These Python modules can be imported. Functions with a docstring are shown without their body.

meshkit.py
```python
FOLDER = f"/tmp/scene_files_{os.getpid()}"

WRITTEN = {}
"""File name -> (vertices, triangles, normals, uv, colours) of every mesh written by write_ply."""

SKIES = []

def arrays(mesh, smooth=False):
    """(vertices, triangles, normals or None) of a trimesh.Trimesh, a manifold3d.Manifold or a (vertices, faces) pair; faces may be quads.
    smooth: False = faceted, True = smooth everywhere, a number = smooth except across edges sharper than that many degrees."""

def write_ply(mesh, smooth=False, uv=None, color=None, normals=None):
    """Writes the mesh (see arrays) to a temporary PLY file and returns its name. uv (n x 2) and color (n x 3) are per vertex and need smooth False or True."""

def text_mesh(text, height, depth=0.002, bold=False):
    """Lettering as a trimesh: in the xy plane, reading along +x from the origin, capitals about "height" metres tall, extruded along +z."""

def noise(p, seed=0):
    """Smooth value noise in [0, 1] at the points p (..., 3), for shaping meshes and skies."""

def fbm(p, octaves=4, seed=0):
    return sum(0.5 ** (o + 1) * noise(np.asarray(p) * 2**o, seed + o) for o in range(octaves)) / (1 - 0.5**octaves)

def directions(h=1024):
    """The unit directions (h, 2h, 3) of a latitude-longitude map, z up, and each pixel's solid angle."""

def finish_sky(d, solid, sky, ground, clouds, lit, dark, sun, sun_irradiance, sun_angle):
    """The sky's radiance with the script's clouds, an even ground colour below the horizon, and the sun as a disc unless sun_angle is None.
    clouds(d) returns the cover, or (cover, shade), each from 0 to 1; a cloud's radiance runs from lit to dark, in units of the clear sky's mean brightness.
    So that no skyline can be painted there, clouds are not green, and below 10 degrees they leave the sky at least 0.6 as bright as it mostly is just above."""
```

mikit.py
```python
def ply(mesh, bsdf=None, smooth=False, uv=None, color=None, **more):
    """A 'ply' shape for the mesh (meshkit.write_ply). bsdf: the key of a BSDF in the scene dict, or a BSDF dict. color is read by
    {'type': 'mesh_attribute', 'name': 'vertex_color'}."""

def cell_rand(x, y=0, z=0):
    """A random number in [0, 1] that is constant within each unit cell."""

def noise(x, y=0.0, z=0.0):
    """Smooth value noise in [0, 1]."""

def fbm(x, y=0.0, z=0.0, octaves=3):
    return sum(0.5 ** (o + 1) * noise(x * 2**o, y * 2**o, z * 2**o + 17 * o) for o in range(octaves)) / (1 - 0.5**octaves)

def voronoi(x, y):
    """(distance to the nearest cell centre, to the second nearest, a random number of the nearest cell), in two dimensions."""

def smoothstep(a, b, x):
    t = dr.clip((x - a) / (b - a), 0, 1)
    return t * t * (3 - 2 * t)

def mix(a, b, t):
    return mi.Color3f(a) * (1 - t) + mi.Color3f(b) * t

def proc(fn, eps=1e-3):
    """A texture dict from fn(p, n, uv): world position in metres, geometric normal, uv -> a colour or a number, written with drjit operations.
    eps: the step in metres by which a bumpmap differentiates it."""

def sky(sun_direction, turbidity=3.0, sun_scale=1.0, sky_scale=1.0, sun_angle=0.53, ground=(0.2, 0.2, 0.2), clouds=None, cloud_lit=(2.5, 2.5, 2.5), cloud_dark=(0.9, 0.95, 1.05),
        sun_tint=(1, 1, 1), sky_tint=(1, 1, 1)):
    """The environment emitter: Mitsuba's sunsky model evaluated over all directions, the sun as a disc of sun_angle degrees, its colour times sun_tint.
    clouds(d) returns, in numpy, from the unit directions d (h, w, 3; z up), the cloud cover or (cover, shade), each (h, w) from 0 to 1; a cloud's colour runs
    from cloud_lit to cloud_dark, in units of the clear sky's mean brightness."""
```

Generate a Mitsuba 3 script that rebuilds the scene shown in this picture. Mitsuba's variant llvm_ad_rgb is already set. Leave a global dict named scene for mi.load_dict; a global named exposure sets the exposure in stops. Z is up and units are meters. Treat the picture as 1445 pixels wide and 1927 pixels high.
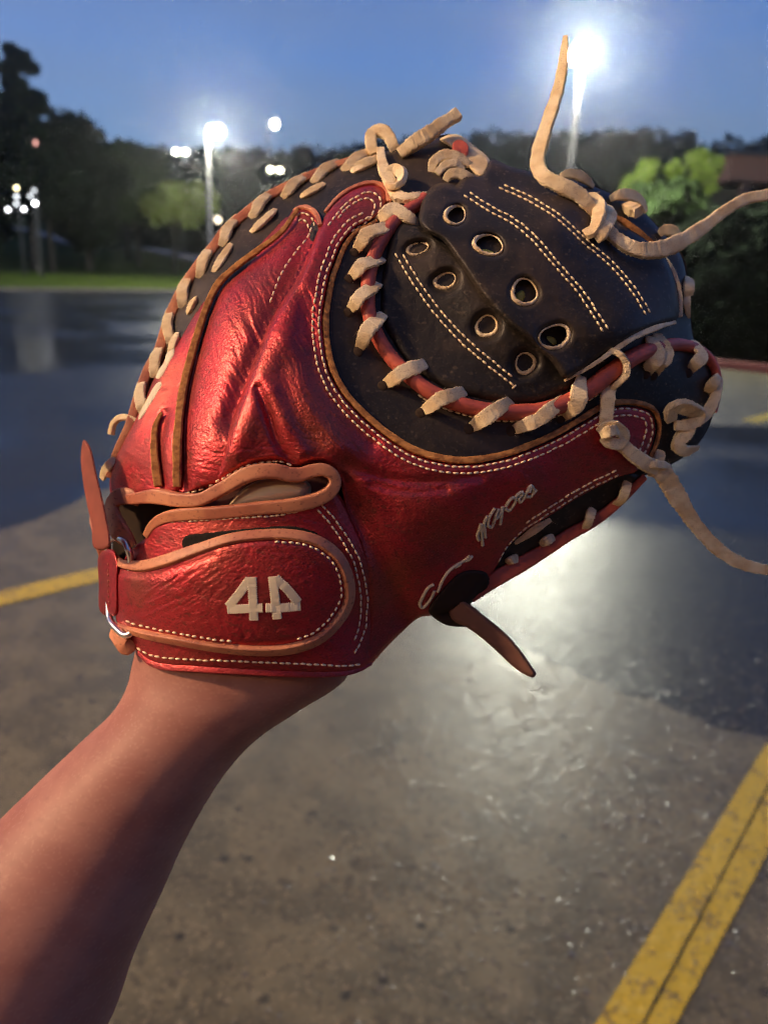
import math, random
import numpy as np, trimesh, shapely, manifold3d
import drjit as dr
import mitsuba as mi
import mikit, meshkit
from mikit import fbm, noise, mix, smoothstep, cell_rand, voronoi
from scipy.spatial import Delaunay, cKDTree
from scipy.interpolate import RBFInterpolator, RectBivariateSpline
from shapely.geometry import Polygon, LineString

random.seed(7)
rng = np.random.default_rng(7)
T = mi.ScalarTransform4f
scene, labels = {}, {}

# ------------------------------------------------------------------ camera, sky, exposure
EYE = np.array([0.0, 0.0, 1.55])
PITCH, ROLL, FOCAL, CX, CY = math.radians(17.4), math.radians(2.6), 1449.0, 722.5, 963.5
FWD = np.array([0, math.cos(PITCH), -math.sin(PITCH)])
R0, U0 = np.array([1.0, 0, 0]), np.array([0, math.sin(PITCH), math.cos(PITCH)])
RIGHT = math.cos(ROLL) * R0 + math.sin(ROLL) * U0
UP = -math.sin(ROLL) * R0 + math.cos(ROLL) * U0
D0 = 0.315                                   # distance of the mitt
scene['camera'] = {'type': 'thinlens', 'fov': 2 * math.degrees(math.atan(722.5 / FOCAL)), 'fov_axis': 'x', 'aperture_radius': 0.0015, 'focus_distance': D0 + 0.003,
                   'near_clip': 0.01, 'far_clip': 3000.0, 'to_world': T().look_at(origin=EYE.tolist(), target=(EYE + FWD).tolist(), up=UP.tolist())}
exposure = 8.0


def cloud(d):
    n = meshkit.fbm(d * np.array([2.2, 2.2, 9.0]) + 3.0, 4, 5)
    return 0.55 * np.clip((n - 0.42) * 3, 0, 1)


scene['sky'] = mikit.sky((-1.0, 0.15, 0.05), turbidity=3, sun_scale=0.0, sky_scale=0.0178, ground=(0.08, 0.08, 0.08), clouds=cloud,
                         cloud_lit=(0.95, 1.15, 1.5), cloud_dark=(0.6, 0.75, 1.1), sky_tint=(0.78, 1.42, 4.0))
scene['sky']['sampling_weight'] = 1.0
WARM, WHITE = (1.0, 0.64, 0.35), (0.97, 0.96, 0.78)
KEY_POS, KEY_L = np.array([-6.6, -0.8, 5.6]), 2.9
RIGHT_L, LEFT_L = 9.5, 8.0


# ------------------------------------------------------------------ helpers: naming
def obj(name, mesh, bsdf, parent=None, smooth=40, **more):
    base = f'{parent}__{name}' if parent else name
    key, k = base, 0
    while key in scene or key in labels:
        k += 1
        key = f'{base}_{k:03d}'
    scene[key] = mikit.ply(mesh, bsdf, smooth=smooth, **more)
    return key


def thing(name, label, cat, group=None):
    key, k = name, 0
    while key in labels or key in scene:
        k += 1
        key = f'{name}_{k:03d}'
    labels[key] = {'label': label, 'category': cat}
    if group:
        labels[key]['group'] = group
    return key


def struct(name, mesh, bsdf, smooth=False, **more):
    key = obj(name, mesh, bsdf, smooth=smooth, **more)
    labels[key] = {'kind': 'structure'}
    return key


def stuff(key, label=None):
    labels.setdefault(key, {})['kind'] = 'stuff'
    if label:
        labels[key]['label'] = label


# ------------------------------------------------------------------ helpers: places
def ray(x, y):
    return (x - CX) / FOCAL * RIGHT + (CY - y) / FOCAL * UP + FWD


def gp(x, y, z=0.0):
    r = ray(x, y)
    return EYE + r * ((z - EYE[2]) / r[2])


def far(x, y, Y):
    r = ray(x, y)
    return EYE + r * (Y / r[1])


def rays(xy):
    xy = np.asarray(xy, float)
    return ((xy[:, :1] - CX) / FOCAL) * RIGHT + ((CY - xy[:, 1:2]) / FOCAL) * UP + FWD


def at(xy, w):
    """Points of the mitt: xy as traced, w millimetres towards the viewer from the mitt's middle plane."""
    return EYE + rays(xy) * (D0 - np.asarray(w, float)[:, None] / 1000)


def catmull(p, n=200, closed=False):
    p = np.asarray(p, float)
    if closed:
        q = np.vstack([p[-1], p, p[0], p[1]])
    else:
        q = np.vstack([2 * p[0] - p[1], p, 2 * p[-1] - p[-2]])
    d = np.maximum(np.linalg.norm(np.diff(q, axis=0), axis=1), 1e-6) ** 0.5
    out = []
    for i in range(1, len(q) - 2):
        p0, p1, p2, p3 = q[i - 1:i + 3]
        t0, t1, t2, t3 = 0, d[i - 1], d[i - 1] + d[i], d[i - 1] + d[i] + d[i + 1]
        t = np.linspace(t1, t2, 24, endpoint=False)[:, None]
        a1 = (t1 - t) / (t1 - t0) * p0 + (t - t0) / (t1 - t0) * p1
        a2 = (t2 - t) / (t2 - t1) * p1 + (t - t1) / (t2 - t1) * p2
        a3 = (t3 - t) / (t3 - t2) * p2 + (t - t2) / (t3 - t2) * p3
        b1 = (t2 - t) / (t2 - t0) * a1 + (t - t0) / (t2 - t0) * a2
        b2 = (t3 - t) / (t3 - t1) * a2 + (t - t1) / (t3 - t1) * a3
        out.append((t2 - t) / (t2 - t1) * b1 + (t - t1) / (t2 - t1) * b2)
    out.append(q[-2][None])
    return resample(np.vstack(out), n)


def resample(p, n=None, step=None):
    s = np.concatenate([[0], np.cumsum(np.linalg.norm(np.diff(p, axis=0), axis=1))])
    if n is None:
        n = max(2, int(round(s[-1] / step)) + 1)
    u = np.linspace(0, s[-1], n)
    return np.stack([np.interp(u, s, p[:, k]) for k in range(p.shape[1])], 1)


def offset_path(p, d):
    p = np.asarray(p, float)
    t = np.gradient(p, axis=0)
    t /= np.linalg.norm(t, axis=1, keepdims=True) + 1e-9
    return p + np.stack([-t[:, 1], t[:, 0]], 1) * d


# ------------------------------------------------------------------ materials
def rgb(v):
    return {'type': 'rgb', 'value': list(v)}


def simple(name, col, rough=0.6, metal=0.0, spec=0.5):
    scene[name] = {'type': 'twosided', 'b': {'type': 'principled', 'base_color': rgb(col), 'roughness': rough, 'metallic': metal, 'specular': spec}}


def leather(name, fn, rough, metal=0.0, grain=0.00012, size=900.0, spec=0.5, sheen=0.0, clearcoat=0.0):
    def bump(p, n, uv):
        return fbm(p.x * size, p.y * size, p.z * size, 2) * grain
    scene[name] = {'type': 'twosided', 'b': {'type': 'bumpmap', 'arbitrary': mikit.proc(bump, 2e-4), 'b': {
        'type': 'principled', 'base_color': mikit.proc(fn), 'roughness': rough, 'metallic': metal, 'specular': spec, 'sheen': sheen, 'clearcoat': clearcoat}}}


def c_red(p, n, uv):
    a = fbm(p.x * 70, p.y * 70, p.z * 70, 3)
    b = fbm(p.x * 520 + 9, p.y * 520, p.z * 520, 2)
    c = mix((0.50, 0.040, 0.052), (0.36, 0.048, 0.048), smoothstep(0.35, 0.68, a))
    c = mix(c, (0.36, 0.13, 0.07), smoothstep(0.50, 0.75, fbm(p.x * 38 + 5, p.y * 38, p.z * 38, 3)) * 0.35)
    c = mix(c, (0.60, 0.10, 0.10), smoothstep(0.55, 0.9, noise(p.x * 1700, p.y * 1700, p.z * 1700)) * 0.45)
    c = mix(c, (0.16, 0.03, 0.03), smoothstep(0.55, 0.9, noise(p.x * 1500 + 7, p.y * 1500, p.z * 1500)) * 0.5)
    return mix(c, (0.22, 0.060, 0.045), smoothstep(0.60, 0.80, b) * 0.5)


def c_black(p, n, uv):
    a = fbm(p.x * 45 + 3, p.y * 45, p.z * 45, 3)
    b = fbm(p.x * 600, p.y * 600, p.z * 600, 2)
    c = mix((0.024, 0.021, 0.019), (0.048, 0.036, 0.028), smoothstep(0.45, 0.72, a))
    c = mix(c, (0.085, 0.07, 0.055), smoothstep(0.55, 0.95, noise(p.x * 1500, p.y * 1500, p.z * 1500)) * 0.2)
    return mix(c, (0.11, 0.085, 0.06), smoothstep(0.64, 0.85, b) * 0.5)


def c_tan(p, n, uv):
    a = fbm(p.x * 140, p.y * 140, p.z * 140, 3)
    b = fbm(p.x * 900, p.y * 900, p.z * 900, 2)
    c = mix((0.84, 0.71, 0.47), (0.66, 0.50, 0.29), smoothstep(0.35, 0.7, a))
    f = noise(p.x * 2300, p.y * 2300, p.z * 2300)
    c = mix(c, (0.42, 0.28, 0.15), smoothstep(0.55, 0.95, f) * 0.55)
    return mix(c, (0.36, 0.23, 0.12), smoothstep(0.60, 0.9, b) * 0.35)


def c_bind(p, n, uv):
    a = fbm(p.x * 90, p.y * 90, p.z * 90, 3)
    b = fbm(p.x * 800, p.y * 800, p.z * 800, 2)
    c = mix((0.56, 0.225, 0.115), (0.42, 0.135, 0.075), smoothstep(0.35, 0.7, a))
    return mix(c, (0.20, 0.06, 0.035), smoothstep(0.6, 0.85, b) * 0.6)


def c_welt(p, n, uv):
    b = fbm(p.x * 500, p.y * 500, p.z * 500, 3)
    return mix((0.54, 0.25, 0.085), (0.30, 0.12, 0.042), smoothstep(0.3, 0.75, b))


def c_rope(p, n, uv):
    a = fbm(p.x * 110, p.y * 110, p.z * 110, 3)
    b = fbm(p.x * 700, p.y * 700, p.z * 700, 2)
    c = mix((0.50, 0.10, 0.065), (0.36, 0.075, 0.055), smoothstep(0.35, 0.7, a))
    return mix(c, (0.2, 0.05, 0.04), smoothstep(0.65, 0.85, b) * 0.5)


def c_skin(p, n, uv):
    a = fbm(p.x * 60, p.y * 60, p.z * 60, 3)
    b = fbm(p.x * 420, p.y * 420, p.z * 420, 2)
    c = mix((0.36, 0.165, 0.128), (0.31, 0.125, 0.098), smoothstep(0.3, 0.7, a))
    c = mix(c, (0.42, 0.22, 0.17), smoothstep(0.5, 0.95, noise(p.x * 900, p.y * 900, p.z * 900)) * 0.35)
    return mix(c, (0.27, 0.115, 0.085), smoothstep(0.6, 0.85, b) * 0.35)


leather('red_leather', c_red, 0.41, metal=0.72, grain=0.00022, size=1200)
leather('black_leather', c_black, 0.47, grain=0.00012, size=1000, spec=0.25)
leather('tan_leather', c_tan, 0.85, grain=0.00022, size=1500, spec=0.2)
leather('binding_leather', c_bind, 0.52, grain=0.00010, size=1200)
leather('welt_leather', c_welt, 0.8, grain=0.00012, size=1500, spec=0.2)
leather('dark_shade_leather', lambda p, n, uv: mix((0.040, 0.022, 0.018), (0.020, 0.014, 0.012), fbm(p.x * 60, p.y * 60, p.z * 60, 3)), 0.75, grain=0.0001, size=1200, spec=0.15)
leather('tab_leather', lambda p, n, uv: mix((0.30, 0.080, 0.055), (0.17, 0.048, 0.036), fbm(p.x * 120, p.y * 120, p.z * 120, 3)), 0.7, grain=0.0001, size=1200, spec=0.25)
leather('tail_leather', lambda p, n, uv: mix((0.17, 0.080, 0.062), (0.10, 0.050, 0.040), fbm(p.x * 120, p.y * 120, p.z * 120, 3)), 0.8, grain=0.0001, size=1200, spec=0.2)
leather('rope_leather', c_rope, 0.48, grain=0.00010, size=1000)
leather('skin', c_skin, 0.52, grain=0.00006, size=1400, spec=0.35, sheen=0.1)
simple('thread', (0.86, 0.71, 0.46), 0.7)
simple('embroidery_thread', (0.66, 0.58, 0.42), 0.55)
leather('pad_cream', lambda p, n, uv: mix((0.70, 0.56, 0.36), (0.58, 0.44, 0.27), fbm(p.x * 120, p.y * 120, p.z * 120, 3)), 0.6, grain=0.00006, size=1400, spec=0.3)
simple('yellow_green', (0.42, 0.42, 0.10), 0.8)
simple('velcro', (0.02, 0.017, 0.015), 0.95, spec=0.1)
simple('lining', (0.045, 0.03, 0.022), 0.9, spec=0.2)
simple('steel', (0.78, 0.76, 0.74), 0.28, metal=1.0)


# the ground: old concrete, damp asphalt, paint
def wet(p):
    return fbm(p.x * 0.55 + 4, p.y * 0.55, 2.0, 4)


def c_asph(p, n, uv):
    g = noise(p.x * 160, p.y * 160)
    return mix((0.010, 0.0105, 0.012), (0.032, 0.031, 0.032), smoothstep(0.3, 0.9, g) * 0.6 + 0.4 * fbm(p.x * 1.3, p.y * 1.3))


def r_asph(p, n, uv):
    return 0.17 + 0.17 * smoothstep(0.35, 0.62, wet(p)) + 0.12 * noise(p.x * 42, p.y * 42) - 0.04


def b_asph(p, n, uv):
    return (noise(p.x * 110, p.y * 110) * 0.0004 + noise(p.x * 290, p.y * 290) * 0.0006) * (0.25 + smoothstep(0.35, 0.6, wet(p)))


def c_conc(p, n, uv):
    g = fbm(p.x * 9, p.y * 9, 0.0, 3)
    f = noise(p.x * 130, p.y * 130)
    c = mix((0.128, 0.111, 0.064), (0.085, 0.075, 0.044), smoothstep(0.3, 0.7, g))
    c = mix(c, (0.22, 0.185, 0.12), smoothstep(0.62, 0.95, f) * 0.55)
    c = mix(c, (0.035, 0.029, 0.02), smoothstep(0.62, 0.9, noise(p.x * 75 + 40, p.y * 75)) * 0.5)
    v = voronoi(p.x * 5.5, p.y * 5.5)
    return mix(c, (0.012, 0.010, 0.008), smoothstep(0.10, 0.03, v[0]) * smoothstep(0.55, 0.75, v[2]) * 0.8)


def r_conc(p, n, uv):
    return 0.24 + 0.12 * fbm(p.x * 3, p.y * 3, 1.0, 3) + 0.17 * noise(p.x * 42, p.y * 42)


def b_conc(p, n, uv):
    return noise(p.x * 95, p.y * 95) * 0.0004 + noise(p.x * 290, p.y * 290) * 0.0006 + noise(p.x * 52, p.y * 52) * 0.0002


def ground_mat(name, c, r, b, spec):
    scene[name] = {'type': 'twosided', 'b': {'type': 'bumpmap', 'arbitrary': mikit.proc(b, 1.5e-3), 'b': {
        'type': 'principled', 'base_color': mikit.proc(c), 'roughness': mikit.proc(r), 'specular': spec}}}


ground_mat('asphalt', c_asph, r_asph, b_asph, 0.22)
ground_mat('concrete', c_conc, r_conc, b_conc, 0.35)


def c_paint(p, n, uv):
    w = fbm(p.x * 24, p.y * 24, 3.0, 3) * 0.55 + noise(p.x * 120, p.y * 120) * 0.45
    return mix((0.46, 0.33, 0.025), (0.17, 0.12, 0.04), smoothstep(0.56, 0.74, w) * 0.85)


def b_paint(p, n, uv):
    return noise(p.x * 60, p.y * 60) * 0.0014


ground_mat('yellow_paint', c_paint, r_conc, b_paint, 0.4)


def c_grass(p, n, uv):
    return mix((0.115, 0.155, 0.030), (0.060, 0.088, 0.020), fbm(p.x * 4, p.y * 4, 0.0, 4))


def c_slope(p, n, uv):
    return mix((0.040, 0.055, 0.022), (0.022, 0.032, 0.014), fbm(p.x * 0.8, p.y * 0.8, 0.0, 4))


scene['grass_mat'] = {'type': 'twosided', 'b': {'type': 'diffuse', 'reflectance': mikit.proc(c_grass)}}
scene['slope_mat'] = {'type': 'twosided', 'b': {'type': 'diffuse', 'reflectance': mikit.proc(c_slope)}}
simple('kerb_red', (0.20, 0.055, 0.045), 0.6)
simple('kerb_grey', (0.10, 0.085, 0.075), 0.7)
simple('crack', (0.012, 0.010, 0.008), 0.9)
simple('road_pale', (0.16, 0.145, 0.13), 0.8)
simple('brick', (0.14, 0.065, 0.050), 0.8)
simple('dark_wall', (0.03, 0.028, 0.028), 0.8)
simple('dark_metal', (0.05, 0.05, 0.055), 0.5, 0.3)
simple('pole_paint', (0.20, 0.19, 0.20), 0.5, 0.2)
simple('shirt_cloth', (0.03, 0.032, 0.04), 0.9, spec=0.1)
simple('trouser_cloth', (0.02, 0.02, 0.024), 0.9, spec=0.1)
simple('hair_dark', (0.02, 0.014, 0.01), 0.6)
simple('bark', (0.016, 0.013, 0.010), 0.9)
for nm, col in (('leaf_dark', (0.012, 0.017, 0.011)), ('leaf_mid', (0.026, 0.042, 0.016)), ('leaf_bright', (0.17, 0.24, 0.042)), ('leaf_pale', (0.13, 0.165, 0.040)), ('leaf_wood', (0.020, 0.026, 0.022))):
    scene[nm] = {'type': 'twosided', 'b': {'type': 'diffuse', 'reflectance': rgb(col)}}

# ------------------------------------------------------------------ the ground
LOT = Polygon([gp(-900, 560)[:2], gp(-200, 545)[:2], gp(0, 546)[:2], gp(340, 549)[:2], gp(560, 556)[:2], gp(1345, 690)[:2], gp(1445, 701)[:2], gp(1700, 735)[:2], (30, -30), (-80, -30)])


def flat(poly, z, thick=None):
    v, f = trimesh.creation.triangulate_polygon(poly, engine='earcut')
    return trimesh.Trimesh(np.c_[v, np.full(len(v), z)], f, process=False)


struct('ground', trimesh.Trimesh(np.array([[-300, -300, -0.06], [300, -300, -0.06], [300, 300, -0.06], [-300, 300, -0.06]], float), np.array([[0, 1, 2], [0, 2, 3]]), process=False), 'slope_mat')
struct('parking_lot', flat(LOT, 0.0), 'asphalt')
edge = [gp(-700, 1240), gp(-300, 1085), gp(0, 1000), gp(100, 966), gp(200, 921), gp(330, 900), gp(520, 950), gp(720, 1090), gp(880, 1180), gp(1000, 1232), gp(1200, 1311), gp(1445, 1397), gp(1800, 1500)]
edge = catmull(np.array(edge)[:, :2], 160)
edge = resample(edge, 900)
edge += (meshkit.fbm(np.c_[edge * 7, edge[:, :1] * 0], 5, 3)[:, None] - 0.5) * 0.09
APRON = Polygon(np.vstack([edge, [[12, -6], [-12, -6]]])).buffer(0)
struct('concrete_apron', flat(APRON, 0.004), 'concrete')
struct('pavement', flat(Polygon([gp(1240, 800)[:2], gp(1340, 801)[:2], gp(1445, 803)[:2], gp(1800, 812)[:2], gp(1700, 737)[:2], gp(1445, 702.5)[:2], gp(1345, 691.5)[:2], gp(1240, 678)[:2]]).buffer(0), 0.004), 'concrete')


def strip(pts, z):
    return flat(Polygon([p[:2] for p in pts]), z)


# parking lines
def ragged(a0, a1, b0, b1, n=260, amp=0.006, seed=0):
    t = np.linspace(0, 1, n)[:, None]
    A, B = a0[:2] * (1 - t) + a1[:2] * t, b0[:2] * (1 - t) + b1[:2] * t
    A = A + (meshkit.fbm(np.c_[A * 40, A[:, :1] * 0], 3, seed)[:, None] - 0.5) * amp * 4
    B = B + (meshkit.fbm(np.c_[B * 40, B[:, :1] * 0], 3, seed + 1)[:, None] - 0.5) * amp * 4
    return Polygon(np.vstack([A, B[::-1]])).buffer(0)


near = ragged(gp(1440, 1404), gp(1085, 1990), gp(1545, 1420), gp(1240, 1990), seed=4)
k1 = thing('parking_line', 'worn yellow parking line with a crack along it beside the concrete, lower right', 'parking line', 'yellow parking lines')
labels[k1] = {'label': 'worn wide yellow line with a lengthwise crack on the concrete at lower right', 'category': 'parking line', 'group': 'yellow parking lines'}
obj('paint', flat(near, 0.008), 'yellow_paint', k1, smooth=False)
tc = np.linspace(0, 1, 120)[:, None]
ck = gp(1460, 1455)[:2] * (1 - tc) + gp(1180, 1990)[:2] * tc
ck = ck + (meshkit.fbm(np.c_[ck * 18, ck[:, :1] * 0], 3, 9)[:, None] - 0.5) * 0.012
wd = 0.0022 + 0.0028 * meshkit.noise(np.c_[ck * 30, ck[:, :1] * 0], 11)
obj('crack', flat(Polygon(np.vstack([ck + np.c_[wd, wd * 0], (ck - np.c_[wd, wd * 0])[::-1]])).buffer(0), 0.0095), 'crack', k1, smooth=False)
labels[obj('parking_line', flat(ragged(gp(-300, 1189), gp(240, 1058), gp(-300, 1218), gp(240, 1082), amp=0.012, seed=8), 0.008), 'yellow_paint', smooth=False)] = {
    'label': 'yellow line crossing the grey ground at the left edge behind the wrist strap', 'category': 'parking line', 'group': 'yellow parking lines'}
labels[obj('parking_line', flat(ragged(gp(1395, 791), gp(1600, 735), gp(1425, 797), gp(1640, 742), amp=0.03, seed=12), 0.008), 'yellow_paint', smooth=False)] = {
    'label': 'short far yellow line on the pale pavement below the red kerb', 'category': 'parking line', 'group': 'yellow parking lines'}


# glossy flakes added over the wet ground, tilted to make lamp glints
r = np.random.default_rng(21)
gq = np.c_[r.normal(0.95, 0.55, 8000), r.normal(2.4, 0.75, 8000)]
dome = trimesh.creation.icosphere(1)
dome = dome.slice_plane([0, 0, -0.05], [0, 0, 1])
gs = np.exp(r.normal(-5.65, 0.36, len(gq)))
tx_, ty_ = r.normal(0, 0.13, len(gq)), r.normal(0, 0.13, len(gq))
dv = dome.vertices[None] * gs[:, None, None] * np.array([1, 1, 0.10])
dv[..., 2] += dv[..., 0] * tx_[:, None] + dv[..., 1] * ty_[:, None] + gs[:, None] * 0.12
gvv = (dv + np.c_[gq, np.full(len(gq), 0.004)][:, None]).reshape(-1, 3)
gff = (dome.faces[None] + (np.arange(len(gq)) * len(dome.vertices))[:, None, None]).reshape(-1, 3)
simple('glint_flake', (0.10, 0.085, 0.055), 0.27, spec=1.0)
labels[obj('glint_flakes', trimesh.Trimesh(gvv, gff, process=False), 'glint_flake', smooth=True)] = {'label': 'glossy flakes added to make lamp glints over the wet ground', 'category': 'glint_flakes', 'kind': 'stuff'}


# kerbs: bars along the lot's far edges
def bar(path, w, h, z0=-0.02):
    path = np.asarray(path)[:, :2]
    a, b = offset_path(path, 0), offset_path(path, w)
    poly = Polygon(np.vstack([a, b[::-1]])).buffer(0)
    m = trimesh.creation.extrude_polygon(poly, h - z0, engine='earcut')
    m.apply_translation([0, 0, z0])
    return m


k = thing('kerb', 'dull red painted kerb at the edge of the lot on the right', 'kerb')
obj('stone', bar(catmull([gp(600, 562), gp(1345, 690), gp(1445, 701), gp(1700, 735)], 40), -0.25, 0.15), 'kerb_red', k, smooth=False)
k = thing('kerb', 'dark kerb along the lit grass at the far left edge of the lot', 'kerb')
obj('stone', bar(catmull([gp(-500, 550), gp(-200, 545), gp(0, 546), gp(340, 549), gp(560, 556)], 40), -0.22, 0.15), 'kerb_grey', k, smooth=False)

# terrain beyond the lot
gx, gy = np.meshgrid(np.linspace(-130, 130, 131), np.linspace(-30, 260, 146))
sd = shapely.distance(LOT, shapely.points(gx, gy))


def ground_z(x, y):
    s = shapely.distance(LOT, shapely.points(x, y))
    return terrain(s, np.asarray(x), np.asarray(y))


def terrain(s, x, y):
    s1 = np.clip(s - 0.3, 0, 60)
    s2 = np.clip(s - 60, 0, 70)
    return 0.10 + 0.075 * s1 + 0.14 * s2 + (meshkit.fbm(np.stack([x * 0.05, y * 0.05, x * 0], -1), 3, 2) - 0.5) * np.clip(s * 0.06, 0, 2.5)


gz = np.where(sd > 0, terrain(sd, gx, gy), -0.05)
idx = np.arange(gx.size).reshape(gx.shape)
quads = np.stack([idx[:-1, :-1], idx[:-1, 1:], idx[1:, 1:], idx[1:, :-1]], -1).reshape(-1, 4)
keep = ((sd.ravel()[quads] > 4.0) | ((gx.ravel()[quads] > 0) & (sd.ravel()[quads] > 0.0))).all(1)
struct('hillside', (np.c_[gx.ravel(), gy.ravel(), gz.ravel()], quads[keep]), 'slope_mat', smooth=True)
ring = LOT.buffer(7.5, quad_segs=4).difference(LOT.buffer(0.2)).intersection(shapely.box(-90, 0, 1.5, 90))
gv = []
sub = shapely.get_parts(shapely.delaunay_triangles(shapely.multipoints(np.vstack([np.array(LOT.buffer(b).segmentize(3).exterior.coords) for b in (0.2, 1.2, 3, 5, 7.5)]))))
cen = shapely.centroid(sub)
sub = sub[shapely.contains(ring, cen)]
tri = np.array([np.array(g.exterior.coords)[:3] for g in sub]).reshape(-1, 2)
uq, inv = np.unique(np.round(tri, 4), axis=0, return_inverse=True)
struct('grass_verge', trimesh.Trimesh(np.c_[uq, ground_z(uq[:, 0], uq[:, 1]) + 0.03], inv.reshape(-1, 3), process=False), 'grass_mat', smooth=True)


def ribbon_on(pts, w):
    p = resample(np.array(pts)[:, :2], 40)
    a, b = offset_path(p, -w / 2), offset_path(p, w / 2)
    v = np.vstack([np.c_[a, ground_z(a[:, 0], a[:, 1]) + 0.35], np.c_[b, ground_z(b[:, 0], b[:, 1]) + 0.35]])
    n = len(p)
    i = np.arange(n - 1)
    return v, np.stack([i, i + 1, i + n + 1, i + n], 1)


struct('road', ribbon_on([far(-160, 430, 84), far(60, 442, 82), far(190, 458, 76), far(290, 472, 67), far(380, 488, 59), far(560, 500, 52)], 2.4), 'road_pale', smooth=True)


# ------------------------------------------------------------------ trees
def leaves(centers, size, seed, squash=1.0):
    r = np.random.default_rng(seed)
    n = len(centers)
    a = r.normal(size=(n, 3)); a /= np.linalg.norm(a, axis=1, keepdims=True)
    b = np.cross(a, r.normal(size=(n, 3))); b /= np.linalg.norm(b, axis=1, keepdims=True)
    s = (size * r.uniform(0.5, 1.3, n))[:, None]
    v = np.stack([centers - a * s, centers + b * s * 0.6, centers + a * s, centers - b * s * 0.6], 1).reshape(-1, 3)
    i = np.arange(n) * 4
    return v, np.stack([i, i + 1, i + 2, i + 3], 1)


def blob_points(blobs, per, seed):
    r = np.random.default_rng(seed)
    out = []
    for (c, rad) in blobs:
        d = r.normal(size=(per, 3)); d /= np.linalg.norm(d, axis=1, keepdims=True)
        out.append(np.asarray(c) + d * np.asarray(rad) * (r.uniform(0.35, 1, (per, 1)) ** 0.5) * r.uniform(0.9, 1.12, (per, 1)))
    return np.vstack(out)


def taper(path, r0, r1, n=8):
    path = np.asarray(path, float)
    return tube(path, np.linspace(r0, r1, len(path)), n)


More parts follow.
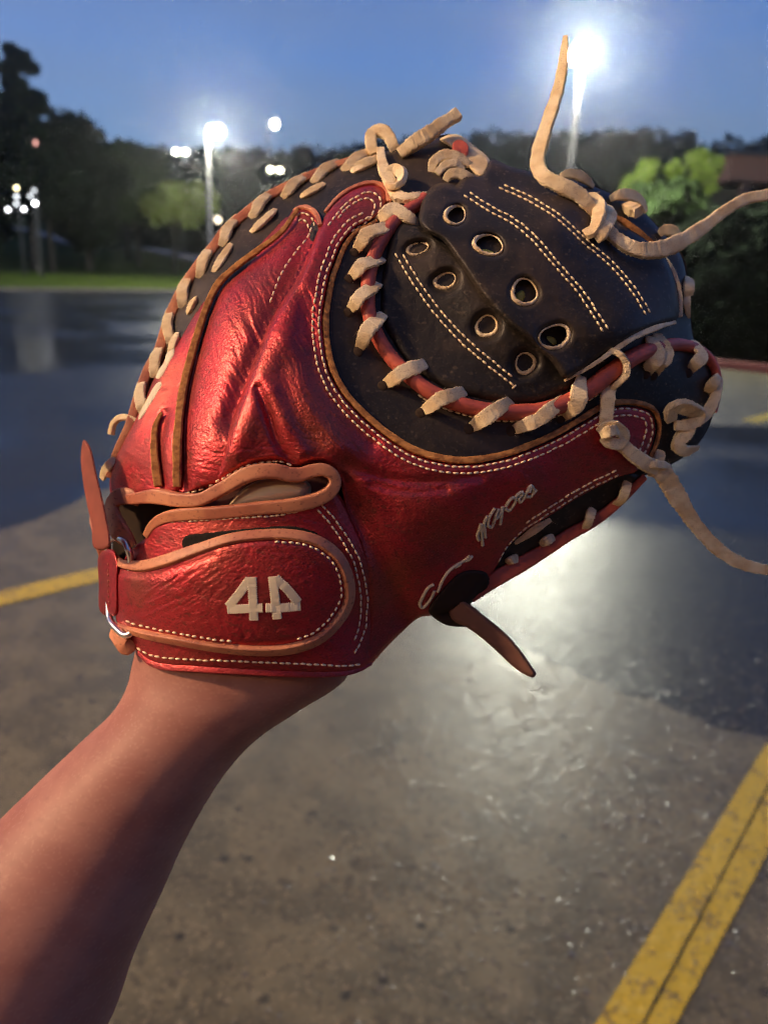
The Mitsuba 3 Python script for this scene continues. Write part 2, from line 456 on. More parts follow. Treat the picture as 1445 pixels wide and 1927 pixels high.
def tube(path, rad, n=10, flat=1.0, up=None, cap=True, rough=0.0, seed=0):
    """Sweeps a rounded section along the path; flat = thickness / width; up = first direction of the thickness."""
    path = np.asarray(path, float)
    m = len(path)
    rad = np.broadcast_to(np.asarray(rad, float), (m,)).copy()
    t = np.gradient(path, axis=0)
    t /= np.linalg.norm(t, axis=1, keepdims=True) + 1e-12
    u = np.array([0.3, -0.8, 0.5]) if up is None else np.asarray(up, float)
    N = np.zeros_like(path)
    for i in range(m):
        u = u - t[i] * (u @ t[i])
        if np.linalg.norm(u) < 1e-6:
            u = np.cross(t[i], [0.31, 0.77, 0.2])
        u = u / np.linalg.norm(u)
        N[i] = u
    S = np.cross(t, N)
    ang = np.arange(n) * 2 * np.pi / n + np.pi / n
    c, s = np.cos(ang), np.sin(ang)
    if flat < 1:                                             # a strap: a rounded rectangle
        c = np.sign(c) * np.abs(c) ** 0.32
        s = np.sign(s) * np.abs(s) ** 0.42
    off = S[:, None] * c[None, :, None] + N[:, None] * s[None, :, None] * flat
    R = rad[:, None, None]
    if rough:
        R = R * (1 + rough * (np.random.default_rng(seed).normal(size=(m, n, 1))).clip(-2, 2))
    v = (path[:, None] + off * R).reshape(-1, 3)
    i, j = np.meshgrid(np.arange(m - 1), np.arange(n), indexing='ij')
    a, b = (i * n + j).ravel(), (i * n + (j + 1) % n).ravel()
    f = np.vstack([np.stack([a, b, b + n], 1), np.stack([a, b + n, a + n], 1)])
    if cap:
        v = np.vstack([v, path[0], path[-1]])
        k = np.arange(n)
        f = np.vstack([f, np.stack([np.full(n, m * n), (k + 1) % n, k], 1), np.stack([np.full(n, m * n + 1), (m - 1) * n + k, (m - 1) * n + (k + 1) % n], 1)])
    return trimesh.Trimesh(v, f, process=False)


def tree(px, top_y, Y, half, label, mat, seed, kind='broad', name='tree', per=420, size=0.28, group=None, low=0.25):
    """A tree whose crown's top is seen at (px, top_y), standing Y metres ahead; half = half the crown's width in metres."""
    r = np.random.default_rng(seed)
    top = far(px, top_y, Y)
    z0 = float(ground_z(np.array([top[0]]), np.array([top[1]]))[0]) - 0.2
    H = top[2] - z0
    key = thing(name, label, 'tree', group)
    base = np.array([top[0], top[1], z0])
    lean = np.array([r.normal() * 0.2, r.normal() * 0.2, 0])
    trunk = catmull([base, base + [0, 0, H * 0.4] + lean * 0.4, base + [0, 0, H * 0.85] + lean], 14)
    limbs = [taper(trunk, 0.035 * H ** 0.8 + 0.06, 0.04, 8)]
    blobs = []
    if kind == 'broad':
        for i in range(15):
            a, h = r.uniform(0, 6.28), r.uniform(low, 0.9)
            k = math.sin(math.pi * min(1, (1.03 - h) / (1.03 - low)) ** 0.75) ** 0.7
            c = base + lean * h + [math.cos(a) * half * 0.62 * k * r.uniform(0.5, 1.1), math.sin(a) * half * 0.62 * k, H * h]
            blobs.append((c, np.array([0.42, 0.42, 0.34]) * half * r.uniform(0.75, 1.15)))
            limbs.append(taper(catmull([base + lean * 0.3 + [0, 0, H * max(0.15, h - 0.25)], (base + c) / 2 + [0, 0, H * h * 0.28], c], 6), 0.07, 0.025, 5))
        blobs.append((top - [0, 0, half * 0.25], np.array([0.4, 0.4, 0.28]) * half))
    elif kind == 'cone':
        for i in range(16):
            h = 0.12 + 0.85 * (i / 15)
            k = (1 - h) ** 0.75 * half
            for q in range(3):
                a = r.uniform(0, 6.28)
                q_ = r.uniform(0.2, 1.35)
                blobs.append((base + [math.cos(a) * k * q_, math.sin(a) * k * q_, H * h + r.normal() * 0.15], np.array([0.30 * k + 0.10, 0.30 * k + 0.10, 0.42 * k + 0.18]) * r.uniform(0.5, 1.3)))
    else:                                                    # tiered, gappy crown
        for i in range(13):
            h = 0.30 + 0.68 * i / 12
            k = half * (1.12 - h) ** 0.8 * 1.2
            for q in range(3):
                a = r.uniform(0, 6.28)
                e = base + [math.cos(a) * k * r.uniform(0.5, 1), math.sin(a) * k, H * h + r.normal() * 0.12]
                blobs.append((e, np.array([0.36 * k + 0.15, 0.36 * k + 0.15, 0.20 * k + 0.14])))
                limbs.append(taper(catmull([base + [0, 0, H * h * 0.96], (base + [0, 0, H * h] + e) / 2, e], 5), 0.06, 0.02, 5))
    obj('trunk', trimesh.util.concatenate(limbs), 'bark', key)
    obj('crown', leaves(blob_points(blobs, per if kind != 'cone' else per // 3, seed), size, seed), mat, key, smooth=False)
    return key


tree(30, 92, 46, 2.6, 'tall dark gappy tree rising above the others at the far left', 'leaf_dark', 1, 'tier', size=0.24)
tree(-60, 230, 50, 4.0, 'dark broad tree cut by the left edge below the tall tree', 'leaf_dark', 2)
tree(150, 226, 50, 3.6, 'dark round tree just right of the tall gappy tree', 'leaf_dark', 3, per=600)
tree(80, 262, 46, 3.0, 'dense dark tree in front of the small far lamps on the left', 'leaf_dark', 4, low=0.55)
tree(232, 268, 58, 3.4, 'dim tree between the round dark tree and the lit bush', 'leaf_mid', 5, low=0.5)
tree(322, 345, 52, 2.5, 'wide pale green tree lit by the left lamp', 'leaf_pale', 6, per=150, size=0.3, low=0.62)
tree(255, 345, 55, 2.0, 'small dim green tree left of the pale green tree', 'leaf_mid', 16, per=400, size=0.2, low=0.55)
tree(650, 290, 58, 2.0, 'small green tree showing above the laced rim left of its knot', 'leaf_mid', 17, per=400, size=0.2, low=0.4)
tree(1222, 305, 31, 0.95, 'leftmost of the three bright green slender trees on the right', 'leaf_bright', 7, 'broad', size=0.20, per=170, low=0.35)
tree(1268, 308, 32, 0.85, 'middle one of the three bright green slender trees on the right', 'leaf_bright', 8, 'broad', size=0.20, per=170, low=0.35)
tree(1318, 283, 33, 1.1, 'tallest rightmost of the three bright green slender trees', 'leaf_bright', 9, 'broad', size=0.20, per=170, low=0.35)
tree(1255, 345, 26, 1.9, 'dark bushy tree in front of the bright slender trees', 'leaf_mid', 10, per=260, size=0.24, low=0.1)
tree(1370, 392, 22, 2.6, 'dark spreading tree at the right edge below the brick building', 'leaf_dark', 11, per=600, size=0.2, low=0.05)
tree(1540, 330, 24, 2.8, 'dark tree beyond the right edge behind the long lace', 'leaf_dark', 12, per=500, size=0.2, low=0.05)

for i, (px, ty, Y, hf, lab) in enumerate([(215, 400, 88, 3.6, 'dark shrub at the foot of the round dark tree'), (290, 410, 86, 3.8, 'dark shrub under the pale green tree'), (372, 405, 84, 3.6, 'dark shrub beside the pole of the left lamp'), (-60, 440, 40, 1.6, 'dark shrub at the left edge below the small far lamps'),
                                   (445, 400, 80, 3.4, 'dark shrub showing just left of the laced rim')]):
    tree(px, ty, Y, hf, lab, 'leaf_dark', 40 + i, per=260, size=0.22, low=0.05, name='shrub', group='dark shrubs on the slope')
for i, (px, ty, Y, hf, lab) in enumerate([(1345, 560, 18.5, 1.3, 'dark low shrub behind the red kerb nearest the mitt'), (1400, 520, 18.0, 1.4, 'dark low shrub behind the red kerb, middle of the row'), (1455, 560, 17.2, 1.3, 'dark low shrub behind the red kerb at the right edge'), (1530, 560, 16.6, 1.4, 'dark low shrub behind the red kerb, cut off by the frame')]):
    tree(px, ty, Y, hf, lab, 'leaf_dark', 50 + i, per=420, size=0.13, low=0.03, name='shrub', group='dark shrubs behind the red kerb')

# the wooded hill behind: nobody could count it
blobs = []
r = np.random.default_rng(33)
skyline = [(-200, 300), (100, 300), (240, 278), (330, 283), (430, 290), (540, 288), (620, 276), (700, 272), (800, 262), (890, 262), (960, 258), (1050, 262), (1120, 256), (1200, 252), (1290, 262), (1335, 282), (1390, 272), (1445, 268), (1600, 262)]
sx, sy = np.array(skyline).T
for px in np.arange(-200, 1620, 17):
    for row, (Y, drop) in enumerate(((118, 0), (112, 34), (106, 72), (100, 112), (92, 150))):
        x = px + r.uniform(-9, 9)
        p = far(x, np.interp(x, sx, sy) + 20 + drop + r.uniform(-9, 16), Y)
        blobs.append((p, np.array([2.2, 2.0, 1.9]) * r.uniform(0.75, 1.35)))
key = obj('woodland', leaves(blob_points(blobs, 130, 5), 0.55, 6), 'leaf_wood', smooth=False)
labels[key] = {'label': 'dark wooded hill along the skyline behind the lot', 'category': 'woodland', 'kind': 'stuff'}
hx, hy = np.meshgrid(np.arange(-300, 1760, 20.0), np.linspace(0, 1, 12))
hp = np.array([[far(x, np.interp(x, sx, sy) + 34 + 300 * t, 122 - 26 * t) for x in hx[0]] for t in hy[:, 0]])
i = np.arange(hp.shape[0] * hp.shape[1]).reshape(hp.shape[:2])
struct('hill', (hp.reshape(-1, 3), np.stack([i[:-1, :-1], i[:-1, 1:], i[1:, 1:], i[1:, :-1]], -1).reshape(-1, 4)), 'slope_mat', smooth=True)


# ------------------------------------------------------------------ lamps and far buildings
def box(c, s, rotz=0.0):
    m = trimesh.creation.box(s)
    m.apply_transform(trimesh.transformations.rotation_matrix(rotz, [0, 0, 1]))
    m.apply_translation(c)
    return m


def lamp(pos, L, col, label, pick=0.0, side=-1.0, pole=0.11, size=(0.36, 0.30, 0.10), name='street_lamp', group='lamps of the parking lot', heads=1, pole_mat='pole_paint', rotz=0.0):
    """A shoebox lamp on a straight pole; pos = the lens."""
    pos = np.asarray(pos, float)
    key = thing(name, label, 'street lamp', group)
    ax = np.array([math.cos(rotz), math.sin(rotz), 0])
    foot = pos - ax * side * (-1) * 0 + ax * (side * 0.42 if heads == 1 else 0)
    z0 = float(np.where(LOT.contains(shapely.Point(foot[:2])), 0, ground_z(foot[:1], foot[1:2])[0]))
    if LOT.contains(shapely.Point(foot[:2])):
        z0 = 0.0
    if heads == 2:
        foot = pos.copy()
    obj('pole', tube([[foot[0], foot[1], z0 - 0.1], [foot[0], foot[1], (z0 + pos[2]) / 2], [foot[0], foot[1], pos[2] + 0.1]], [pole * 1.15, pole, pole * 0.8], 14, up=[1, 0, 0]), pole_mat, key)
    base = trimesh.creation.cylinder(pole * 2.2, 0.5, sections=16); base.apply_translation([foot[0], foot[1], z0 + 0.2])
    obj('footing', base, 'kerb_grey', key)
    for h in range(heads):
        c = pos if heads == 1 else pos + ax * (h * 2 - 1) * 0.33
        s = trimesh.creation.icosphere(2); s.apply_scale(size); s.apply_transform(trimesh.transformations.rotation_matrix(rotz, [0, 0, 1])); s.apply_translation(c)
        scene[obj('lens', s, 'dark_metal', key, smooth=True)]['emitter'] = {'type': 'area', 'radiance': rgb(np.array(col) * L), 'sampling_weight': pick}
        obj('housing', box(c + [0, 0, size[2] + 0.04], [size[0] * 1.3, size[1] * 1.3, 0.12], rotz), 'dark_metal', key, smooth=False)
    if heads == 1:
        obj('arm', box((foot + pos) / 2 + [0, 0, size[2] + 0.05 - 0.01], [0.42, 0.07, 0.06], rotz), pole_mat, key, smooth=False)
    return key


lamp(far(1096, 104, 22), RIGHT_L, WHITE, 'brightest lamp on a pale pole above the mitt on the right', pick=1.0, side=-0.0, pole=0.085, size=(0.34, 0.34, 0.22))
lamp(far(408, 247, 38), LEFT_L, WHITE, 'glaring lamp on a pale pole at the left above the treetops', pick=0.5, side=-1, pole=0.10, size=(0.30, 0.30, 0.20))
lamp(far(517, 233, 47), 0.5, WHITE, 'single distant lamp right of the left glaring lamp', pole=0.05, size=(0.17, 0.17, 0.2), pole_mat='dark_metal')
lamp(far(340, 285, 62), 0.4, (1, 0.95, 0.7), 'pair of lamp heads left of the glaring left lamp', heads=2, pole=0.05, size=(0.17, 0.16, 0.14), pole_mat='dark_metal')
lamp(far(518, 319, 62), 0.16, (1, 0.95, 0.6), 'pair of dimmer lamp heads low over the laced rim of the mitt', heads=2, pole=0.05, size=(0.16, 0.16, 0.13), pole_mat='dark_metal')
lamp(far(410, 413, 42), 0.02, (1, 0.8, 0.55), 'low dim lamp beside the lower pole of the left lamp', pole=0.04, size=(0.15, 0.15, 0.14), pole_mat='dark_metal')
lamp(far(67, 268, 44), 0.0075, (1, 0.45, 0.38), 'small dim pinkish lamp against the dark tree at the left', pole=0.04, size=(0.08, 0.08, 0.14), pole_mat='dark_metal')
lamp((-8.0, -6.5, 6.5), KEY_L * 0.33, (1.0, 0.70, 0.42), 'second warm lamp out of view behind the viewpoint on the left', pick=0.6, side=-1, pole=0.1, size=(0.42, 0.36, 0.2))
lamp(KEY_POS, KEY_L, WARM, 'warm lamp out of view to the left that lights the mitt', pick=1.2, side=-1, pole=0.1, size=(0.42, 0.36, 0.2))

# posts with small lamps on the left, brick building on the right
for px0, lab, pts in ((31, 'dark post with a column of small white lamps at the far left edge', ((31, 353, 1.6, (1, 0.85, 0.45)), (31, 369, 0.7, (0.9, 0.95, 1)), (31, 383, 0.6, (0.9, 0.95, 1)), (15, 394, 1.6, (0.95, 0.97, 1)), (45, 393, 1.8, (0.95, 0.97, 1)))),
                      (66, 'dark post with three small lamps right of the column of white lamps', ((66, 382, 4.0, (0.97, 0.98, 1)), (57, 368, 0.5, (0.9, 0.95, 1)), (64, 358, 0.4, (0.9, 0.95, 1))))):
    k = thing('light_post', lab, 'street lamp')
    f = far(px0, 392, 41)
    zg = float(ground_z(f[:1], f[1:2])[0])
    top = max(far(p[0], p[1], 41)[2] for p in pts)
    obj('pole', tube([[f[0], 41.25, zg - 0.1], [f[0], 41.25, (zg + top) / 2], [f[0], 41.25, top + 0.15]], 0.045, 10, up=[1, 0, 0]), 'dark_metal', k)
    for (px, py, L, col) in pts:
        p = far(px, py, 41)
        obj('arm', box([(p[0] + f[0]) / 2, 41.2, p[2]], [abs(p[0] - f[0]) + 0.08, 0.05, 0.05]), 'dark_metal', k, smooth=False)
        g = trimesh.creation.icosphere(2, 0.085); g.apply_translation(p)
        scene[obj('lens', g, 'dark_metal', k, smooth=True)]['emitter'] = {'type': 'area', 'radiance': rgb(np.array(col) * L * 0.022), 'sampling_weight': 0.0}
k = thing('building', 'low brick building with a dark covered front at the right edge', 'building')
a, b = far(1375, 300, 40), far(1660, 300, 40)
zt, zb = far(1410, 292, 40)[2], far(1410, 341, 40)[2]
obj('fascia', box([(a[0] + b[0]) / 2, 41.5, (zt + zb) / 2], [b[0] - a[0], 3.0, zt - zb]), 'brick', k, smooth=False)
obj('roof', box([(a[0] + b[0]) / 2, 41.5, zt + 0.08], [b[0] - a[0] + 0.4, 3.4, 0.16]), 'dark_metal', k, smooth=False)
for px in (1404, 1470, 1540, 1610):
    p = far(px, 345, 40.2)
    obj('pillar', box([p[0], 40.3, (zb + 0.4) / 2], [0.35, 0.35, zb - 0.4]), 'brick', k, smooth=False)
obj('wall', box([(a[0] + b[0]) / 2, 42.9, zb / 2], [b[0] - a[0], 0.3, zb]), 'dark_wall', k, smooth=False)

k = thing('building', 'long dark brick block added out of view behind the viewpoint to shut out low sky', 'building')
obj('wall', box([0, -14.0, 4.5], [70, 8, 9]), 'brick', k, smooth=False)  # unseen mass added to block low sky light from behind
obj('roof', box([0, -14.0, 9.15], [70.6, 8.6, 0.3]), 'dark_metal', k, smooth=False)

# ------------------------------------------------------------------ the mitt: its big form
CTRL = np.array([
    (187, 1100, -36), (225, 1100, -20), (262, 1105, -9), (300, 1110, -1), (370, 1115, 6), (450, 1120, 9), (600, 1125, 5), (695, 1140, -10), (480, 1262, 2), (300, 1250, -8), (660, 1255, -8), (240, 1210, -20),
    (215, 930, -26), (300, 960, -4), (420, 950, 8), (540, 930, 10), (620, 920, 8), (690, 960, 2), (230, 860, -24), (300, 840, -8), (420, 800, 8), (520, 780, 12), (600, 820, 10),
    (275, 720, -30), (330, 740, -16), (430, 680, -2), (520, 640, 4), (580, 640, 4), (345, 600, -34), (400, 600, -18), (480, 540, -14), (560, 520, -8), (430, 440, -46), (520, 450, -28), (570, 400, -32), (640, 450, -14),
    (520, 360, -52), (600, 330, -52), (690, 300, -52), (690, 370, -30), (780, 280, -52), (860, 255, -58), (920, 300, -52), (740, 380, -30), (840, 330, -40),
    (640, 560, -2), (660, 680, 3), (740, 800, 5), (850, 870, 4), (960, 860, -3), (1060, 815, -10), (1160, 765, -20), (1230, 800, -34),
    (720, 500, -14), (740, 660, -4), (850, 750, 0), (1000, 770, -6), (1120, 720, -12), (1250, 645, -32), (1330, 680, -50), (1345, 760, -54), (1300, 830, -48), (1240, 870, -42),
    (780, 450, -16), (860, 550, -8), (960, 620, -4), (1050, 650, -8), (900, 420, -18), (1000, 480, -10), (1120, 560, -12), (1200, 560, -22), (1270, 560, -40), (1000, 330, -46), (1060, 400, -26), (1120, 400, -40), (1230, 460, -48), (1300, 600, -54),
    (760, 940, 4), (880, 950, 0), (1000, 920, -8), (1120, 850, -18), (1200, 890, -34), (1100, 930, -28), (990, 1000, -26), (930, 1070, -30), (860, 1040, -14), (800, 1060, -6), (760, 1180, -26), (870, 1140, -32), (700, 1060, 0), (700, 1250, -18),
    (400, 300, -70), (1000, 200, -70), (1450, 600, -75), (1350, 950, -65), (1000, 1250, -60), (150, 700, -60), (120, 1100, -60)], float)
rb = RBFInterpolator(CTRL[:, :2] / 100, CTRL[:, 2], kernel='thin_plate_spline', smoothing=0.02)
GX, GY = np.arange(100, 1500, 12.0), np.arange(180, 1330, 12.0)
mg = np.stack(np.meshgrid(GX, GY, indexing='ij'), -1)
SPL = RectBivariateSpline(GX, GY, rb(mg.reshape(-1, 2) / 100).reshape(mg.shape[:2]))


def W(xy):
    xy = np.asarray(xy, float)
    return SPL.ev(xy[:, 0], xy[:, 1])


class Panel:
    """A leather panel: an outline traced on the mitt's form, with rounded edges and thickness; z() gives its front."""

    def __init__(self, outline, h=0.0, thick=3.0, r=10.0, res=3.0, disp=None, holes=(), back=1.2, zf=None, zb=None, closed=True, smooth_outline=True, n=None):
        o = catmull(outline, int(Polygon(outline).length / res) if n is None else n, True)[:-1] if smooth_outline else resample(np.vstack([outline, outline[0]]), step=res)[:-1]
        hs = [np.asarray(x) for x in holes]
        poly = Polygon(o, hs)
        if not poly.is_valid:
            poly = max(getattr(poly.buffer(0), 'geoms', [poly.buffer(0)]), key=lambda g: g.area)
            o = resample(np.array(poly.exterior.coords), step=res)[:-1]
            hs = [resample(np.array(q.coords), step=res)[:-1] for q in poly.interiors]
        rings = [o] + hs
        bnd = np.vstack(rings)
        x0, y0, x1, y1 = poly.bounds
        xs, ys = np.meshgrid(np.arange(x0, x1, res), np.arange(y0, y1, res * 0.866))
        xs = xs + (np.arange(xs.shape[0])[:, None] % 2) * res / 2
        q = np.c_[xs.ravel(), ys.ravel()]
        q = q[shapely.contains_xy(poly, q[:, 0], q[:, 1])]
        fine = np.vstack([resample(np.vstack([g, g[0]]), step=1.0) for g in rings])
        kd = cKDTree(fine)
        q = q[kd.query(q)[0] > 0.62 * res]
        p = np.vstack([bnd, q])
        tri = Delaunay(p).simplices
        c = p[tri].mean(1)
        tri = tri[shapely.contains_xy(poly, c[:, 0], c[:, 1])]
        a = np.cross(p[tri[:, 1]] - p[tri[:, 0]], p[tri[:, 2]] - p[tri[:, 0]])
        tri = tri[np.abs(a) > 1e-6]
        a = a[np.abs(a) > 1e-6]
        tri[a > 0] = tri[a > 0][:, [0, 2, 1]]               # counter-clockwise as seen
        d = kd.query(p)[0]
        d[:len(bnd)] = 0
        e = np.clip(d / r, 0, 1)
        hh = h(p) if callable(h) else h
        z = (W(p) + hh + thick * np.sqrt(1 - (1 - e) ** 2)) if zf is None else zf(p, d)
        if disp is not None:
            z = z + disp(p) * np.clip(d / (r * 0.6), 0, 1)
        zb_ = (W(p) + hh - back) if zb is None else zb(p, d)
        self.kd, self.p, self.zz = cKDTree(p), p, z
        n_ = len(p)
        ed = np.sort(np.vstack([tri[:, [0, 1]], tri[:, [1, 2]], tri[:, [2, 0]]]), axis=1)
        di = np.vstack([tri[:, [0, 1]], tri[:, [1, 2]], tri[:, [2, 0]]])
        u, first, cnt = np.unique(ed, axis=0, return_index=True, return_counts=True)
        be = di[first[cnt == 1]]
        wall = np.vstack([np.stack([be[:, 0], be[:, 0] + n_, be[:, 1] + n_], 1), np.stack([be[:, 0], be[:, 1] + n_, be[:, 1]], 1)])
        self.mesh = trimesh.Trimesh(np.vstack([at(p, z), at(p, zb_)]), np.vstack([tri, tri[:, ::-1] + n_, wall]), process=False)

    def z(self, xy):
        d, i = self.kd.query(np.asarray(xy, float), k=4)
        w = 1 / (d + 0.3) ** 2
        return (self.zz[i] * w).sum(1) / w.sum(1)


MITT = thing('catcher_mitt', 'metallic red and black baseball catcher\'s mitt with tan laces worn on the raised hand', 'catcher\'s mitt')


def cord(name, pts, width, mat='tan_leather', parent=MITT, on=None, flat=0.5, n=None, rough=0.05, seed=0, nv=20, taper_ends=0.0, up=None, label=None, absolute=False):
    """A thong, rope or roll through (x, y, height in mm) points, heights over the panel ON or over the form; width in traced units."""
    pts = np.asarray(pts, float)
    L = np.linalg.norm(np.diff(pts[:, :2], axis=0), axis=1).sum() + np.abs(np.diff(pts[:, 2])).sum() * 4
    q = catmull(pts, n or max(10, int(L / 3.2)))
    base = 0 if absolute else (W(q[:, :2]) if on is None else on.z(q[:, :2]))
    P = at(q[:, :2], base + q[:, 2])
    s = np.linspace(0, 1, len(q))
    wv = np.interp(s, np.linspace(0, 1, len(width)), width) if np.ndim(width) else np.full(len(q), float(width))
    rad = wv / 2 / FOCAL * D0 * (0.92 if mat == 'tan_leather' else 1.0)
    if seed:
        rad = rad * (0.87 + 0.26 * meshkit.fbm(np.c_[s * len(q) / 7, s * 0 + seed, s * 0], 3, seed))
    if taper_ends:
        rad = rad * np.clip(np.minimum(s, 1 - s) / taper_ends * 0.7 + 0.3, 0, 1) ** 0.5
    nrm = -FWD if up is None else np.asarray(up, float)
    m = tube(P, rad, nv, flat, nrm, rough=rough, seed=seed)
    if mat == 'tan_leather':
        g = np.random.default_rng(seed + 500)
        k = g.integers(0, len(P) * nv, int(len(P) * 2.2))
        v0 = m.vertices[k]
        ax = P[k // nv]
        out = v0 - ax
        out /= np.linalg.norm(out, axis=1, keepdims=True) + 1e-9
        al = np.gradient(P, axis=0)[k // nv]
        al /= np.linalg.norm(al, axis=1, keepdims=True) + 1e-9
        dirs = out * g.uniform(0.2, 1.0, (len(k), 1)) + al * g.normal(0, 0.9, (len(k), 1)) + g.normal(0, 0.35, (len(k), 3))
        tip = v0 + dirs * g.exponential(0.00055, (len(k), 1)).clip(0, 0.0022)
        sd_ = np.cross(dirs, g.normal(size=(len(k), 3)))
        sd_ *= 0.00007 / (np.linalg.norm(sd_, axis=1, keepdims=True) + 1e-9)
        fv_ = np.stack([v0 - sd_, v0 + sd_, tip], 1).reshape(-1, 3)
        m = trimesh.util.concatenate([m, trimesh.Trimesh(fv_, np.arange(len(fv_)).reshape(-1, 3), process=False)])
    key = obj(name, m, mat, parent, smooth=32 if mat == 'tan_leather' else 60)
    if label:
        labels[key] = {'label': label}
    return key


def stitches(paths, on, parent=MITT, pitch=12.5, length=9.6, width=4.3, lift=0.25, mat='thread', seed=0):
    """One part of small separate thread stitches along the paths."""
    r = np.random.default_rng(seed + 100)
    parts = []
    for path in paths:
        p = np.asarray(path, float)
        L = np.linalg.norm(np.diff(p, axis=0), axis=1).sum()
        n = int(L / pitch)
        s = np.concatenate([[0], np.cumsum(np.linalg.norm(np.diff(p, axis=0), axis=1))])
        for k in range(n):
            c = (k + 0.5) * pitch + r.normal() * 0.6
            u = np.linspace(c - length / 2, c + length / 2, 6)
            q = np.stack([np.interp(u, s, p[:, 0]), np.interp(u, s, p[:, 1])], 1) + r.normal(size=(1, 2)) * 0.35
            z = on.z(q) + np.array([-0.35, 0.15, 0.35, 0.35, 0.15, -0.35]) + lift
            parts.append(tube(at(q, z), width / 2 / FOCAL * D0 * np.array([0.5, 0.95, 1, 1, 0.95, 0.5]), 6, up=-FWD))
    key = obj('stitching', trimesh.util.concatenate(parts), mat, parent, smooth=60)
    stuff(key)
    return key


def ridge(p, line, amp, width):
    d = cKDTree(catmull(line, 200)).query(p)[0]
    return amp * np.exp(-(d / width) ** 2)


def streak(p, ang, la, lb, seed):
    c, s = math.cos(ang), math.sin(ang)
    a, b = p[:, 0] * c + p[:, 1] * s, -p[:, 0] * s + p[:, 1] * c
    wob = meshkit.noise(np.c_[p / 40, p[:, :1] * 0], seed + 9) * 18
    n = meshkit.noise(np.c_[a / la, (b + wob) / lb, a * 0], seed) * 0.65 + meshkit.noise(np.c_[a / la * 2.1, (b + wob) / lb * 2.2, a * 0 + 5], seed) * 0.35
    return 1 - np.abs(2 * n - 1)


def bump2(p, c, rx, ry):
    return np.exp(-((p[:, 0] - c[0]) / rx) ** 2 - ((p[:, 1] - c[1]) / ry) ** 2)


def crinkle(p, s, seed):
    n = meshkit.fbm(np.c_[p / s, p[:, :1] * 0], 3, seed)
    return 1 - np.abs(2 * n - 1)


def disp_red(p):
    z = (crinkle(p, 22, 3) - 0.6) * 0.25 + (crinkle(p, 9, 4) - 0.6) * 0.15
    z += ridge(p, [(590, 470), (560, 560), (530, 620), (500, 690), (470, 770), (440, 850)], 3.0, 30)
    z += ridge(p, [(486, 730), (505, 780), (522, 830), (550, 872)], -2.2, 9) + ridge(p, [(515, 735), (540, 800), (570, 850)], 1.6, 16)
    z += ridge(p, [(570, 560), (592, 660), (640, 770), (700, 830)], -2.0, 20) + ridge(p, [(545, 640), (580, 760), (640, 840)], 1.4, 22)
    z += ridge(p, [(650, 870), (690, 890), (760, 905), (840, 905), (900, 895)], -1.5, 12) + ridge(p, [(700, 912), (760, 925), (840, 922)], -0.8, 7)
    z += ridge(p, [(640, 900), (680, 990), (730, 1080), (760, 1160)], -4.0, 26)
    z += ridge(p, [(630, 850), (700, 920), (800, 960), (900, 990)], 1.5, 40)
    z += (streak(p, 1.15, 75, 6, 7) - 0.55) * 0.8 * np.maximum(bump2(p, (590, 640), 55, 130), 0.7 * bump2(p, (600, 760), 40, 70))
    z += (streak(p, 0.85, 70, 6.5, 8) - 0.55) * 0.7 * bump2(p, (640, 810), 90, 60)
    z += (streak(p, 0.12, 80, 6, 9) - 0.55) * 0.6 * bump2(p, (790, 905), 130, 22)
    z += (streak(p, 0.1, 45, 5.5, 10) - 0.55) * 0.6 * bump2(p, (520, 855), 110, 22)
    return z


def disp_mid(p):
    z = (crinkle(p, 18, 13) - 0.6) * 0.22 + (crinkle(p, 8, 14) - 0.6) * 0.17
    z += ridge(p, [(590, 430), (555, 520), (525, 580), (500, 640), (470, 710), (440, 790)], -4.5, 26)
    z += ridge(p, [(548, 415), (490, 475), (450, 505), (412, 540), (395, 575), (372, 645), (356, 705), (347, 750), (340, 830), (340, 915)], -3.0, 16)
    z += ridge(p, [(450, 560), (420, 660), (400, 760), (380, 880)], 1.2, 30)
    z += (streak(p, 1.12, 70, 6, 17) - 0.55) * 0.95 * np.maximum(bump2(p, (480, 600), 75, 110), 0.6 * bump2(p, (420, 720), 70, 120))
    z += (streak(p, 0.2, 40, 6, 19) - 0.55) * 0.5 * bump2(p, (395, 850), 60, 80)
    return z


def disp_soft(seed, a=0.3):
    return lambda p: (crinkle(p, 26, seed) - 0.6) * a + (crinkle(p, 9, seed + 1) - 0.6) * a * 0.4


def disp_strap(p):
    z = (crinkle(p, 20, 23) - 0.6) * 0.3 + (crinkle(p, 8, 24) - 0.6) * 0.14
    z += (streak(p, -0.62, 60, 7, 27) - 0.5) * 1.0 * np.maximum(bump2(p, (275, 1120), 75, 60), 0.7 * bump2(p, (330, 1090), 90, 28))
    return z + ridge(p, [(222, 1075), (270, 1082), (330, 1070), (400, 1045)], -0.9, 8)


